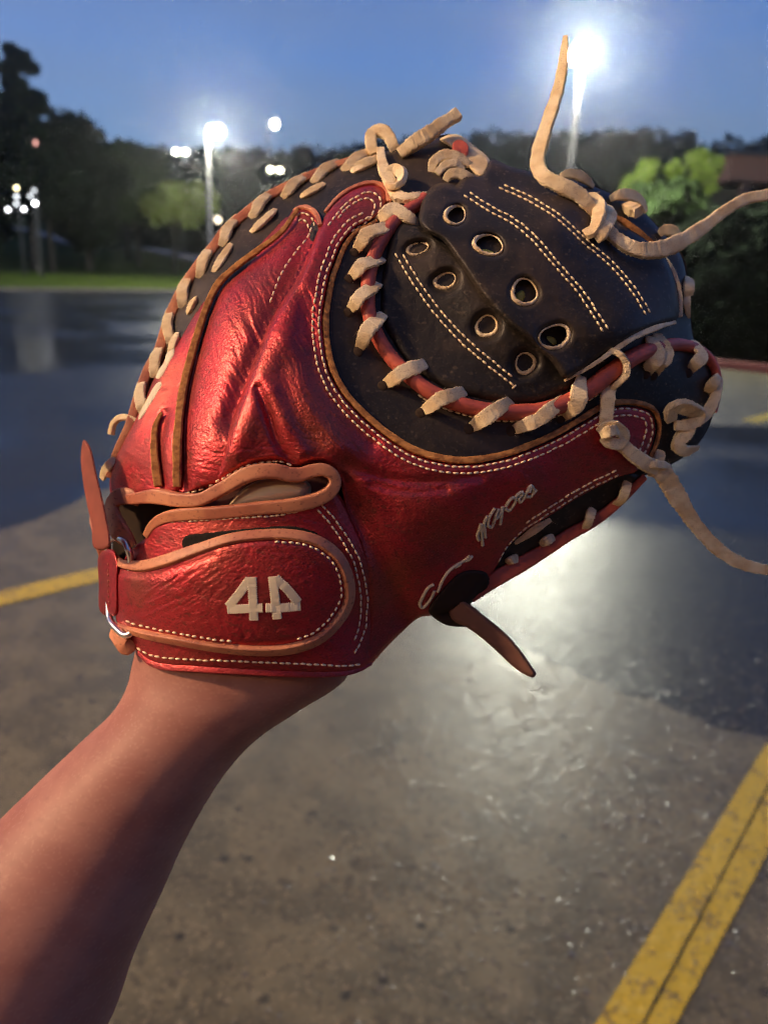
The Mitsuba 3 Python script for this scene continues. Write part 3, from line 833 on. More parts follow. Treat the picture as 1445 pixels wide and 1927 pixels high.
# --- inside and palm side: one padded body
SIL = [(214, 925), (232, 832), (262, 770), (300, 664), (320, 602), (345, 550), (378, 500), (405, 467), (456, 411), (486, 385), (526, 361), (560, 345), (588, 331), (620, 317), (662, 302), (700, 288), (745, 276), (800, 262), (855, 252),
       (905, 288), (925, 304), (985, 326), (1040, 330), (1080, 336), (1150, 362), (1205, 392), (1248, 436), (1285, 480), (1298, 560), (1308, 640), (1335, 680), (1348, 730), (1335, 800), (1300, 850), (1240, 885), (1190, 905), (1130, 962), (1060, 1020), (960, 1085), (890, 1132), (800, 1150), (740, 1195), (690, 1245),
       (600, 1250), (450, 1245), (300, 1235), (235, 1190), (215, 1100), (212, 1000)]
palm = Panel(SIL, res=9, zf=lambda p, d: W(p) - 5 - 17 * np.clip(d / 90, 0, 1) ** 0.7, zb=lambda p, d: W(p) - 6 - 44 * np.sqrt(1 - (1 - np.clip(d / 160, 0, 1)) ** 2) + 12 * np.clip((d - 160) / 200, 0, 1))
obj('palm', palm.mesh, 'lining', MITT)

# --- black back panel under everything of the upper half
BLACK = [(318, 625), (345, 562), (378, 505), (410, 467), (460, 412), (490, 388), (528, 364), (562, 348), (590, 334), (622, 320), (664, 304), (702, 291), (745, 278), (800, 265), (852, 256), (905, 291), (925, 306), (985, 328), (1040, 332), (1080, 338), (1150, 364), (1205, 394), (1247, 438), (1282, 482), (1296, 560), (1306, 640),
         (1333, 682), (1345, 730), (1333, 800), (1300, 848), (1240, 878), (1180, 860), (1100, 850), (980, 900), (860, 905), (760, 890), (650, 800), (580, 700), (560, 560), (500, 560), (420, 640), (340, 690)]
HOLES_BACK = []
black = Panel(BLACK, h=lambda p: -4.0 - 6.0 * bump2(p, (545, 500), 45, 110), thick=3.4, r=14, res=4.5, disp=disp_soft(31, 0.35))
obj('back_panel', black.mesh, 'black_leather', MITT)
# thumb-side black strip seen in the slot under the thumb panel
slot = Panel([(1205, 900), (1150, 950), (1080, 990), (1000, 1040), (936, 1075), (930, 1040), (990, 985), (1080, 925), (1160, 885)], h=-6.0, thick=2.0, r=8, res=5)
obj('thumb_gusset', slot.mesh, 'black_leather', MITT)

# --- red shell panels
A_OUT = [(540, 408), (515, 432), (496, 452), (470, 480), (443, 507), (415, 533), (390, 557), (370, 583), (353, 610), (335, 640), (312, 672), (295, 702), (278, 738), (262, 775), (247, 804), (232, 832), (218, 860), (208, 892), (207, 925), (214, 944), (250, 940), (295, 930), (332, 928), (345, 900), (345, 825), (352, 749), (361, 704), (376, 645), (400, 572), (420, 532), (452, 503), (490, 472), (534, 436), (550, 410)]
pinky = Panel(A_OUT, h=-2.0, thick=3.6, r=16, disp=lambda p: disp_soft(41, 0.4)(p) + ridge(p, [(312, 777), (300, 841), (303, 912)], -2.2, 9))
obj('little_finger_panel', pinky.mesh, 'red_leather', MITT)
B_OUT = [(546, 402), (556, 392), (575, 389), (591, 397), (598, 415), (604, 440), (600, 480), (575, 540), (550, 600), (520, 665), (490, 740), (470, 800), (450, 860), (428, 905), (392, 917), (345, 930), (334, 925), (334, 825), (343, 749), (352, 704), (368, 645), (392, 572), (412, 532), (446, 500), (486, 470), (530, 434)]
mid = Panel(B_OUT, h=-2.0, thick=3.6, r=13, disp=disp_mid)
obj('ring_finger_panel', mid.mesh, 'red_leather', MITT)
C_IN = [(622, 702), (614, 660), (609, 600), (614, 560), (622, 519), (632, 489), (643, 462), (655, 445), (672, 428), (690, 420), (709, 409), (722, 395), (730, 374)]
C_OUT = [(730, 374), (722, 354), (699, 346), (665, 355), (635, 375), (615, 398), (602, 424), (585, 466), (562, 520), (532, 565), (505, 612), (482, 670), (457, 735), (435, 795), (420, 850), (405, 908), (442, 890), (489, 871), (528, 869), (551, 878), (605, 871), (625, 882), (640, 905), (650, 960), (680, 1030), (690, 1120), (690, 1190), (680, 1262),
         (697, 1252), (725, 1221), (755, 1191), (788, 1163), (815, 1158), (850, 1150), (880, 1138), (905, 1105), (933, 1068), (954, 1032), (987, 1000), (1027, 975), (1094, 933), (1165, 897), (1195, 888), (1216, 865), (1229, 832), (1234, 802), (1225, 777), (1202, 766), (1161, 764), (1128, 775), (1094, 796), (1060, 816), (1012, 839), (945, 863), (879, 873), (829, 869), (779, 853), (729, 823), (680, 781), (643, 738)]
shell = Panel(C_OUT + C_IN[:-1], h=-1.6, thick=4.4, r=14, res=2.8, disp=disp_red)
obj('main_shell', shell.mesh, 'red_leather', MITT)
# seam welts
W1 = [(560, 394), (548, 411), (532, 433), (509, 453), (486, 470), (446, 500), (412, 532), (391, 572), (367, 645), (351, 704), (342, 749), (334, 825), (333, 916)]
cord('seam_welt', [(x, y, 3.6) for x, y in W1], [8, 11, 13, 14, 14, 15, 16, 16, 14], 'welt_leather', flat=0.75, rough=0.02, seed=3, nv=12)
cord('seam_welt', [(x, y, 2.6) for x, y in [(304, 776), (293, 800), (290, 841), (294, 886), (298, 915)]], [6, 12, 14, 16, 15], 'welt_leather', flat=0.7, rough=0.02, seed=4, nv=12)
EDGE = [(724, 399), (712, 412), (692, 424), (674, 432), (659, 448), (648, 464), (637, 491), (626, 521), (618, 562), (613, 600), (615, 640), (624, 688), (647, 735), (683, 776), (732, 817), (781, 847), (830, 862), (879, 866), (944, 856), (1011, 832), (1058, 809), (1092, 789), (1127, 768), (1161, 757), (1203, 759), (1231, 772), (1241, 802), (1236, 832), (1222, 866)]
cord('seam_welt', [(x, y, 0.4) for x, y in EDGE], [6, 9, 12, 12, 12, 13, 13, 12, 12, 11, 10], 'welt_leather', flat=0.8, rough=0.02, seed=5, nv=10)
cord('seam_welt', [(x, y, 1.2) for x, y in [(603, 424), (596, 404), (582, 392), (565, 390), (553, 397)]], [9, 11, 11, 9], 'binding_leather', flat=0.8, seed=6, nv=10)
cord('seam_welt', [(x, y, 0.9) for x, y in [(732, 380), (728, 358), (716, 347), (698, 344), (666, 352), (634, 373), (612, 398)]], [10, 11, 10, 9, 7], 'binding_leather', flat=0.8, seed=7, nv=10)
ed = catmull(EDGE, 500)
stitches([offset_path(ed, 13)[12:], offset_path(ed, 25)[16:]], shell, pitch=13, length=9.5, seed=1)
p1 = catmull([(672, 434), (700, 416), (714, 398), (716, 376), (704, 362), (682, 364), (650, 384), (628, 410), (614, 430)], 150)
p2 = catmull([(660, 436), (690, 416), (703, 398), (704, 380), (694, 373), (676, 376), (652, 392), (634, 412)], 150)
stitches([p1, p2], shell, seed=2)
stitches([catmull([(588, 425), (578, 448), (552, 480), (530, 514), (513, 556), (506, 580)], 120)], shell, pitch=14, seed=3)
stitches([catmull([(592, 428), (588, 412), (576, 402), (562, 402), (552, 414)], 60), catmull([(580, 430), (577, 418), (568, 412), (558, 420)], 60)], mid, pitch=11, length=8, seed=4)
stitches([catmull([(1165, 892), (1094, 928), (1027, 970), (987, 996), (955, 1028), (935, 1062)], 160), catmull([(1160, 884), (1090, 920), (1023, 962), (982, 989)], 140)], shell, seed=5)

# embroidered name
name_strokes = [[(901, 1017), (898, 1008), (902, 996), (905, 986)], [(905, 986), (906, 1004), (908, 1026)], [(908, 1000), (911, 984), (917, 971)], [(911, 987), (912, 1000), (913, 1011)], [(917, 991), (920, 975), (931, 956)], [(918, 989), (924, 993), (929, 983), (932, 971), (938, 958)],
                [(933, 972), (934, 976), (941, 966), (946, 953)], [(946, 953), (944, 967), (941, 986)], [(950, 957), (957, 961), (965, 952), (970, 941), (966, 936), (957, 944), (952, 953)], [(969, 941), (973, 932), (982, 926), (983, 930), (976, 939), (979, 945), (984, 940)],
                [(984, 940), (990, 929), (999, 914), (1004, 922), (999, 934), (990, 935)], [(999, 915), (996, 926)], [(1002, 930), (1010, 921)]]
NAME = MITT + '__name_embroidery'
parts = []
for s in name_strokes:
    q = catmull(s, max(8, int(6 * len(s))))
    parts.append(tube(at(q, shell.z(q) + 0.65), (6.4 / 2 / FOCAL * D0) * (0.85 + 0.3 * (np.arange(len(q)) % 2)), 8, up=-FWD))
obj('name_embroidery', trimesh.util.concatenate(parts), 'embroidery_thread', MITT, smooth=50)
parts = []
for s in [[(816, 1100), (806, 1106), (796, 1122), (790, 1138), (794, 1144), (802, 1138), (812, 1124), (817, 1112)], [(823, 1114), (829, 1100), (836, 1086), (845, 1074), (858, 1064), (872, 1056), (884, 1046)], [(856, 1068), (866, 1062)], [(874, 1056), (884, 1052), (888, 1046)]]:
    q = catmull(s, max(8, int(7 * len(s))))
    parts.append(tube(at(q, shell.z(q) + 0.4), (6.5 / 2 / FOCAL * D0) * (0.85 + 0.3 * (np.arange(len(q)) % 2)), 8, up=-FWD))
labels[obj('script_embroidery', trimesh.util.concatenate(parts), 'embroidery_thread', MITT, smooth=50)] = {'label': 'half hidden line of script at the lower edge'}
# pale bare patches on the little finger side
for s in ([(326, 650), (328, 664), (318, 684), (310, 700), (300, 712), (293, 712), (297, 698), (308, 682), (314, 664)], [(302, 716), (306, 722), (296, 742), (282, 764), (268, 784), (260, 790), (264, 774), (276, 752), (288, 730), (296, 720)]):
    ptch = Panel(s, h=1.3, thick=0.9, r=5, res=3)
    labels[obj('embroidered_patch', ptch.mesh, 'embroidery_thread', MITT)] = {'label': 'pale raised patch on the little finger side'}

# --- wrist band
BAND = [(274, 1012), (283, 990), (303, 976), (334, 968), (411, 963), (489, 954), (559, 948), (605, 939), (628, 924), (642, 936), (664, 980), (690, 1045), (705, 1125), (703, 1190), (695, 1253), (663, 1268), (605, 1272), (528, 1270), (450, 1266), (373, 1261), (295, 1253), (266, 1238), (252, 1216), (234, 1185), (222, 1140), (222, 1080), (238, 1045), (256, 1026)]
band = Panel(BAND, h=-1.0, thick=4.0, r=16, disp=lambda p: disp_soft(51, 0.3)(p) + ridge(p, [(640, 940), (668, 1010), (692, 1080), (700, 1160)], -1.0, 10) + (streak(p, -0.1, 70, 9, 57) - 0.55) * 0.5 * bump2(p, (560, 985), 110, 22))
BK = obj('wrist_band', band.mesh, 'red_leather', MITT)
bot = catmull([(256, 1218), (274, 1230), (295, 1236), (330, 1240), (373, 1242), (450, 1245), (528, 1248), (600, 1251), (644, 1254), (686, 1250)], 200)
stitches([bot], band, BK, pitch=13, seed=6)
d1 = catmull([(605, 950), (620, 965), (644, 997), (662, 1025), (676, 1052), (686, 1090), (691, 1129), (686, 1187), (662, 1240)], 200)
stitches([d1, offset_path(d1, 12)[:185]], band, BK, pitch=13, seed=7)
lowst = catmull([(282, 1000), (290, 990), (312, 982), (360, 980), (411, 977), (489, 972), (528, 969), (560, 962), (597, 953)], 160)
stitches([lowst], band, BK, pitch=11, length=9.5, seed=8)
cord('edge_roll', [(262, 1228, 0.6), (290, 1250, 1.2), (373, 1258, 1.4), (450, 1262, 1.4), (528, 1266, 1.4), (605, 1268, 1.4), (663, 1263, 1.2), (697, 1248, 0.2)], [10, 15, 16, 16, 16, 14, 10], 'red_leather', BK, flat=0.8, rough=0.0, nv=14)
# binding around the wrist opening
OPEN = [(212, 944, 1.5), (232, 941, 2.5), (252, 939, 3.0), (295, 934, 3.2), (342, 941, 3.4), (380, 939, 3.6), (405, 927, 3.6), (431, 913, 3.8), (456, 898, 4.0), (481, 889, 4.0), (520, 887, 4.0), (545, 893, 3.8), (565, 893, 3.6), (588, 886, 4.0), (608, 884, 4.4), (625, 893, 4.6), (630, 908, 4.6), (622, 924, 4.6), (602, 937, 4.2), (559, 949, 3.8), (489, 956, 3.4), (411, 964, 3.2), (340, 968, 3.0), (308, 975, 2.6), (288, 989, 2.0), (276, 1008, 1.0)]
cord('opening_binding', OPEN, [14, 22, 30, 26, 24, 25, 28, 28, 27, 24, 22, 25, 26, 24, 23, 23, 24, 24, 21, 14], 'binding_leather', flat=0.85, rough=0.006, nv=20)
stitches([catmull([(295, 921), (318, 926), (345, 929), (368, 924), (392, 915)], 80)], mid, pitch=13, lift=0.8, seed=9)
stitches([catmull([(392, 915), (415, 902), (442, 888), (465, 877), (489, 870), (510, 868), (528, 868), (551, 876)], 120)], shell, pitch=13, lift=0.8, seed=10)
pad = Panel([(430, 958), (446, 930), (478, 908), (520, 896), (560, 898), (584, 912), (580, 940), (540, 955), (480, 962)], r=46, res=4, zf=lambda p, d: W(p) - 6 + 9.0 * np.sqrt(1 - (1 - np.clip(d / 46, 0, 1)) ** 2), zb=lambda p, d: W(p) - 9)
labels[obj('wrist_pad', pad.mesh, 'pad_cream', MITT, smooth=True)] = {'label': 'pale rounded padding showing through the wrist opening'}
# velcro under the strap
velc = Panel([(342, 1016), (350, 1007), (388, 1002), (450, 995), (528, 989), (570, 992), (600, 1005), (560, 1020), (490, 1020), (420, 1026), (346, 1036)], h=2.6, thick=1.0, r=4, res=3, disp=lambda p: (crinkle(p, 5, 61) - 0.5) * 0.5)
obj('hook_tape', velc.mesh, 'velcro', BK)
# strap with the number
STRAP = [(214, 1062), (229, 1068), (268, 1070), (314, 1058), (373, 1037), (431, 1018), (489, 1010), (547, 1010), (597, 1022), (632, 1049), (650, 1086), (652, 1129), (630, 1169), (596, 1199), (547, 1216), (489, 1220), (411, 1214), (334, 1202), (268, 1190), (224, 1178), (216, 1150), (213, 1100)]
strap = Panel(STRAP, h=3.2, thick=4.0, r=20, disp=disp_strap)
SK = obj('wrist_strap', strap.mesh, 'red_leather', MITT)
PIP = [(216, 1049, -1.0), (228, 1060, 0.6), (268, 1066, 1.0), (314, 1056, 1.0), (373, 1035, 1.0), (431, 1016, 1.0), (489, 1008, 1.0), (547, 1008, 1.0), (597, 1020, 1.0), (633, 1047, 1.0), (652, 1086, 1.0), (654, 1129, 1.0), (631, 1171, 1.0), (597, 1202, 1.0), (547, 1219, 1.0), (489, 1223, 1.0), (411, 1217, 0.9), (334, 1204, 0.8), (268, 1191, 0.4), (226, 1178, -1.0)]
cord('strap_piping', [(x, y, z + 4.2) for x, y, z in PIP], [14, 22, 24, 20, 20, 20, 21, 22, 23, 24, 22, 22, 21, 20, 20, 20, 18], 'binding_leather', SK, flat=0.85, rough=0.005, nv=18)
pi = catmull(np.array(PIP)[1:, :2], 500)
stitches([offset_path(pi, 13)[150:330], offset_path(pi, 12)[390:]], strap, SK, pitch=13, length=8, seed=11)
# the number, thick satin stitch
for q in ([(474, 1086), (478, 1167)], [(513, 1085), (522, 1165)], [(470, 1090), (452, 1115), (430, 1142)], [(518, 1088), (540, 1108), (561, 1134)], [(428, 1147), (450, 1146), (494, 1144)], [(500, 1144), (530, 1144), (565, 1141)]):
    c = resample(np.array(q, float), step=2.1)
    m = tube(at(c, strap.z(c) + 0.2), (17.0 / 2 / FOCAL * D0) * (0.86 + 0.16 * (np.arange(len(c)) % 2) + 0.05 * np.random.default_rng(len(c)).random(len(c))), 12, 0.28, -FWD)
    obj('number_embroidery', m, 'embroidery_thread', SK, smooth=25)

# keeper loop, ring and tabs on the left edge
kp = Panel([(188, 1040), (212, 1034), (222, 1050), (222, 1100), (220, 1156), (212, 1160), (190, 1153), (186, 1100)], h=lambda p: 2.0 + (p[:, 0] - 188) * 0.12, thick=3.4, r=10, disp=disp_soft(71, 0.25))
KK = obj('keeper_loop', kp.mesh, 'red_leather', MITT)
stitches([[(203, 1058), (205, 1145)]], kp, KK, pitch=10, length=5, width=2.5, mat='binding_leather', seed=12)
cord('buckle', [(203, 1020, 4), (212, 1013, 7), (226, 1014, 9), (236, 1022, 10), (242, 1036, 10), (246, 1054, 6), (244, 1090, 1), (240, 1150, 1), (247, 1190, 5), (236, 1196, 8), (222, 1186, 9), (211, 1174, 9), (206, 1163, 7), (204, 1100, 1), (203, 1040, 1), (203, 1020, 4)], 13, 'steel', flat=1.0, rough=0, nv=14, label='chromed steel ring through the strap ends')
cord('strap_loop', [(262, 946, 0), (242, 934, 3), (222, 936, 6), (210, 950, 7), (214, 980, 9), (226, 1000, 9), (240, 1016, 6), (250, 1028, 2)], [18, 30, 36, 42, 46, 44, 34, 20], 'binding_leather', flat=0.28, rough=0.01, nv=18, seed=13)
cord('strap_loop', [(184, 960, -4), (180, 975, -2), (186, 1000, 0), (194, 1030, 0), (198, 1046, -2)], [18, 26, 28, 30, 26], 'binding_leather', flat=0.4, rough=0.01, nv=16, seed=14)
cord('strap_loop', [(214, 1188, 1), (228, 1202, 5), (240, 1216, 4), (250, 1206, 0)], [24, 34, 36, 20], 'binding_leather', flat=0.6, rough=0.01, nv=16, seed=15)
tabp = Panel([(158, 827), (164, 832), (171, 844), (183, 896), (194, 943), (200, 972), (205, 1030), (178, 1032), (172, 985), (164, 950), (156, 905), (152, 857)], r=7, res=3, zf=lambda p, d: -16 + (p[:, 1] - 830) * 0.035 + (p[:, 0] - 175) * 0.35 + 1.8 * np.sqrt(1 - (1 - np.clip(d / 7, 0, 1)) ** 2), zb=lambda p, d: -18 + (p[:, 1] - 830) * 0.035 + (p[:, 0] - 175) * 0.35)
labels[obj('strap_tab', tabp.mesh, 'tab_leather', MITT)] = {'label': 'pointed strap end sticking up at the left edge'}
tailp = Panel([(840, 1120), (881, 1136), (912, 1160), (950, 1191), (980, 1225), (1000, 1254), (1009, 1269), (1004, 1275), (990, 1271), (968, 1257), (940, 1231), (910, 1204), (880, 1182), (850, 1165)], r=7, res=3.5, zf=lambda p, d: -30 + (p[:, 0] - 850) * 0.12 + 2.0 * np.sqrt(1 - (1 - np.clip(d / 7, 0, 1)) ** 2), zb=lambda p, d: -31.5 + (p[:, 0] - 850) * 0.12)
labels[obj('strap_tab', tailp.mesh, 'tail_leather', MITT)] = {'label': 'brown strap end hanging below the thumb side'}
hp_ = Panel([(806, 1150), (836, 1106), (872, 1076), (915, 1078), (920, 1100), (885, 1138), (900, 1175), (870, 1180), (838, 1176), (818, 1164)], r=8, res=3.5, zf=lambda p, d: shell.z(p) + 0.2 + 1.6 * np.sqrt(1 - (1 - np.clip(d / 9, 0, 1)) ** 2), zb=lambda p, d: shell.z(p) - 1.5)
obj('dark_shade_patch', hp_.mesh, 'dark_shade_leather', MITT)  # dark leather laid on the shell; puts the blackish shadow there into colour

# --- thumb rim rail and its laces
cord('rim_rail', [(1212, 898, -3), (1165, 943, -3), (1120, 978, -3), (1070, 1006, -3), (1030, 1032, -3), (975, 1064, -3), (930, 1090, -3), (885, 1126, -3)], [14, 20, 24, 26, 28, 34, 34, 20], 'rope_leather', flat=0.8, rough=0.005, nv=16)
for a in ([(1180, 908, -4), (1176, 925, 2), (1168, 943, 2), (1156, 950, -3)], [(1114, 958, -4), (1110, 972, 2), (1106, 986, 2), (1097, 1000, -4)], [(1040, 1010, -4), (1028, 1018, 0), (1018, 1024, -4)], [(972, 1050, -4), (962, 1054, 0), (954, 1058, -4)]):
    cord('rim_lace', a, [20, 21, 20, 16], flat=0.45, seed=21 + int(a[0][0]) % 9)
cord('inner_lace', [(1036, 978, -3), (1010, 994, -1.4), (985, 1012, -2), (968, 1022, -4)], [10, 18, 16, 8], flat=0.4, seed=22)

# --- rope roll round the web and its lashing
ROPE = [(800, 372), (786, 384), (764, 398), (740, 420), (720, 448), (704, 481), (694, 520), (692, 553), (694, 588), (710, 632), (736, 672), (769, 706), (806, 735), (852, 756), (899, 769), (945, 775), (995, 775), (1012, 774), (1061, 760), (1111, 731), (1145, 704), (1195, 670), (1245, 652), (1279, 648), (1309, 656), (1330, 670), (1346, 697), (1350, 735), (1342, 775)]
cord('rope_roll', [(x, y, 2.2 if x < 1290 else 1.0) for x, y in ROPE], [26, 27, 28, 28, 28, 29, 30, 30, 32, 34, 36, 34, 26, 20, 16], 'rope_leather', flat=1.0, rough=0.004, nv=20)
rp = catmull(ROPE, 600)
stitches([offset_path(rp, 17)[230:420]], black, pitch=13, seed=13)


def lash(p0, pm, p1, w=(17, 28, 31, 29, 17), top=6.6, seed=1, e0=-2.0, e1=0.0, parent=MITT, name='lace', on=None):
    p0, pm, p1 = map(np.array, (p0, pm, p1))
    m1, m2 = (p0 * 0.45 + pm * 0.55), (pm * 0.5 + p1 * 0.5)
    return cord(name, [(*p0, e0), (*(p0 * 0.8 + pm * 0.2), e0 + 2.6), (*m1, top * 0.78), (*pm, top), (*m2, top * 0.85), (*(p1 * 0.85 + m2 * 0.15), e1 + 1.5), (*(p1 + (p1 - m2) * 0.04), e1 - 3.0)], w, parent=parent, flat=0.30, seed=seed, rough=0.055, on=on)


LASH = [((708, 418), (738, 392), (786, 418)), ((667, 474), (690, 440), (744, 420)), ((657, 524), (682, 497), (720, 486)), ((656, 586), (678, 556), (713, 533)), ((674, 660), (692, 620), (722, 590)),
        ((722, 725), (758, 700), (804, 682)), ((793, 776), (830, 750), (876, 735)), ((884, 806), (926, 777), (962, 752)), ((963, 810), (1012, 790), (1062, 750)), ((1056, 786), (1086, 760), (1094, 708)), ((1230, 704), (1253, 664), (1236, 628)), ((1216, 702), (1238, 668), (1222, 634)), ((1296, 700), (1322, 668), (1306, 642))]
for i, (a, b, c) in enumerate(LASH):
    lash(a, b, c, w=(17, 28, 31, 29, 18) if i not in (10, 11, 9) else (22, 34, 37, 33, 20), seed=31 + i)
    hole = trimesh.creation.icosphere(2); hole.apply_scale([0.0022, 0.0022, 0.0007])
    q_ = np.array([a], float) + (np.array(a) - np.array(b)) * 0.06
    hole.apply_transform(np.c_[np.r_[np.c_[RIGHT, UP, -FWD], [[0, 0, 0]]], np.r_[at(q_, black.z(q_) + 0.1)[0], 1]])
    obj('lace_hole', hole, 'lining', MITT, smooth=True)
cord('lace', [(1146, 730, -1), (1160, 722, 5), (1176, 704, 7.5), (1176, 680, 8), (1163, 664, 7), (1146, 658, 3), (1136, 656, -1)], [30, 34, 34, 32, 28], flat=0.4, seed=46, up=-FWD + 0.6 * RIGHT)

# --- the web: a lower panel inside the rope and a flap over it
def oval(cx, cy, rx, ry, rot=0.0, n=44, seed=0):
    t = np.linspace(0, 2 * np.pi, n, endpoint=False)
    k = 1 + 0.05 * np.sin(2 * t + seed) + 0.035 * np.sin(3 * t + 2 * seed) + (np.random.default_rng(seed).random(n) - 0.5) * 0.03
    x, y = np.cos(t) * rx * k, np.sin(t) * ry * k
    return np.c_[cx + x * math.cos(rot) - y * math.sin(rot), cy + x * math.sin(rot) + y * math.cos(rot)]


LOW = [(748, 414), (766, 408), (790, 420), (830, 440), (900, 500), (960, 560), (1030, 630), (1075, 690), (1078, 730), (1055, 742), (1020, 758), (960, 762), (905, 752), (850, 738), (800, 712), (762, 680), (735, 640), (716, 600), (714, 555), (718, 510), (728, 460), (735, 430)]
low_holes = [oval(786, 468, 19, 10, -0.3, seed=1), oval(838, 528, 19, 14, -0.3, seed=2), oval(916, 613, 19, 19, seed=3), oval(988, 683, 18, 18, seed=4)]
low = Panel(LOW, h=-2.4, thick=4.6, r=22, res=3.2, disp=lambda p: disp_soft(81, 0.35)(p) + ridge(p, [(770, 410), (815, 470), (870, 540), (930, 600), (1000, 680)], 1.5, 40), holes=low_holes, back=0.6)
LK = obj('web_panel', low.mesh, 'black_leather', MITT)
l2 = catmull([(743, 476), (779, 536), (826, 599), (872, 648), (919, 688), (968, 727)], 200)
stitches([l2, offset_path(l2, -12)[5:192], [(743, 476), (752, 470)], [(962, 732), (974, 722)]], low, LK, pitch=12.5, seed=14)
FLAP = [(814, 349), (802, 363), (791, 390), (789, 416), (800, 434), (832, 452), (862, 492), (890, 534), (912, 564), (949, 604), (979, 629), (1009, 653), (1040, 684), (1062, 712), (1085, 702), (1108, 688), (1135, 669), (1161, 652), (1195, 630), (1245, 610), (1272, 602), (1278, 585), (1276, 560), (1272, 534), (1262, 504), (1248, 478), (1215, 450), (1165, 418), (1110, 374), (1060, 345), (1005, 325), (960, 312), (924, 300), (905, 330), (890, 327), (872, 331), (858, 348), (848, 344), (830, 343)]
flap_holes = [oval(857, 404, 20, 16, -0.5, seed=5), oval(919, 460, 27, 18, 0.1, seed=6), oval(987, 549, 23, 24, 0.4, seed=7), oval(1043, 633, 27, 22, -0.3, seed=8)]


def flap_h(p):
    lift = 4.5 * bump2(p, (810, 390), 60, 60) + 3.5 * np.exp(-(cKDTree(catmull([(800, 440), (862, 496), (912, 566), (979, 630), (1060, 710)], 100)).query(p)[0] / 45) ** 2) + 5.0 * bump2(p, (1200, 620), 120, 50)
    return 1.2 + lift


flap = Panel(FLAP, h=flap_h, thick=4.2, r=13, res=3.2, disp=lambda p: disp_soft(91, 0.4)(p) + ridge(p, [(890, 340), (960, 400), (1050, 490), (1130, 600)], -0.9, 22) + ridge(p, [(1000, 335), (1090, 430), (1160, 500), (1220, 590)], -0.8, 20), holes=flap_holes, back=0.4)
FK = obj('web_flap', flap.mesh, 'black_leather', MITT)
f1 = catmull([(872, 366), (924, 399), (964, 420), (999, 449), (1047, 504), (1088, 551), (1121, 601), (1141, 631)], 260)
f2 = catmull([(938, 352), (1000, 380), (1054, 416), (1101, 460), (1148, 500), (1188, 547), (1218, 596)], 240)
stitches([f1, offset_path(f1, -10)[4:], f2, offset_path(f2, -9)[4:]], flap, FK, pitch=12.5, length=9.5, seed=15)
for (pan, key, hs, d) in ((flap, FK, flap_holes, 1.6), (low, LK, low_holes, 1.4)):
    for hn, hpts in enumerate(hs):
        c = hpts.mean(0)
        q = np.vstack([hpts, hpts[:1]])
        q = catmull(c + (q - c) * 1.02, 50)
        obj('eyelet_rim', tube(at(q, pan.z(c + (q - c) * 1.3) - d), 6.5 / 2 / FOCAL * D0 * (1 + 0.5 * np.sin(np.linspace(0, 6.283, 50) + 4 + hn)), 10, up=-FWD, rough=0.14, seed=hn), 'tan_leather', key, smooth=60)
for c_, a_, b_, h_ in (((1033, 641), 15, 9, -0.5), ((978, 559), 9, 14, -0.5), ((916, 475), 16, 6, -0.5)):
    yb = Panel(oval(*c_, a_, b_, 0.3, seed=9), h=h_, thick=1.2, r=6, res=3)
    obj('yellow_oval', yb.mesh, 'yellow_green', FK)  # small yellow-green ovals set behind three of the flap holes
# raw leather rims of the flap
cord('raw_edge', [(1062, 716, 3), (1108, 691, 5), (1161, 655, 7), (1195, 633, 7.5), (1245, 613, 8), (1270, 606, 6)], [5, 8, 10, 12, 12, 8], 'tan_leather', flat=0.8, rough=0.08, seed=51)
cord('raw_edge', [(1252, 484, 0), (1265, 506, 1), (1275, 534, 1.5), (1280, 562, 2), (1280, 596, 3)], [6, 9, 10, 10, 8], 'tan_leather', flat=0.8, rough=0.06, seed=52)
cord('raw_edge', [(1148, 404, 0), (1170, 414, 1), (1200, 436, 1), (1230, 458, 0)], [8, 14, 14, 8], 'welt_leather', flat=0.6, rough=0.06, seed=53)

# --- outer rim: piping, wraps and face laces on the finger side
RIM = [(207, 898), (220, 855), (245, 800), (256, 766), (280, 698), (300, 662), (320, 599), (343, 549), (376, 499), (403, 466), (426, 434), (456, 409), (486, 384), (526, 359), (559, 343), (586, 330), (619, 316), (662, 301), (700, 288)]
cord('rim_piping', [(x, y, -3.0) for x, y in RIM], [16, 19, 22, 23, 23, 23, 22, 20, 17, 14], 'binding_leather', flat=0.9, rough=0.006, nv=14)
rimc = catmull(RIM, 400)
for i, (x, y) in enumerate([(669, 297), (612, 318), (556, 346), (493, 383), (433, 433), (386, 492), (353, 549), (323, 612), (296, 678), (270, 744)]):
    j = cKDTree(rimc).query([x, y])[1]
    t = rimc[min(j + 6, 399)] - rimc[max(j - 6, 0)]
    t /= np.linalg.norm(t)
    nn = np.array([t[1], -t[0]])                              # outwards
    c = rimc[j]
    a, b, d = c - nn * 15 - t * 32, c + nn * 1.5 + t * 0, c + nn * 5 + t * 30
    cord('rim_lace', [(*a, -2), (*(a * 0.6 + b * 0.4), 1.2), (*b, 2.0), (*((b + d) / 2), 0.5), (*d, -6)], [18, 24, 25, 22, 16], flat=0.5, seed=61 + i)
for i, (a, b) in enumerate([((659, 324), (706, 302)), ((566, 370), (611, 345)), ((471, 438), (518, 394)), ((400, 514), (436, 458)), ((352, 590), (368, 560)), ((318, 668), (334, 626))]):
    a, b = np.array(a), np.array(b)
    cord('face_lace', [(*a, -2.4), (*(a * 0.85 + b * 0.15), 0.5), (*(a + b) / 2, 1.3) if False else (*((a + b) / 2), 1.3), (*(a * 0.12 + b * 0.88), 0.8), (*b, -2.4)], [10, 17, 19, 18, 12], flat=0.5, seed=75 + i, on=None)
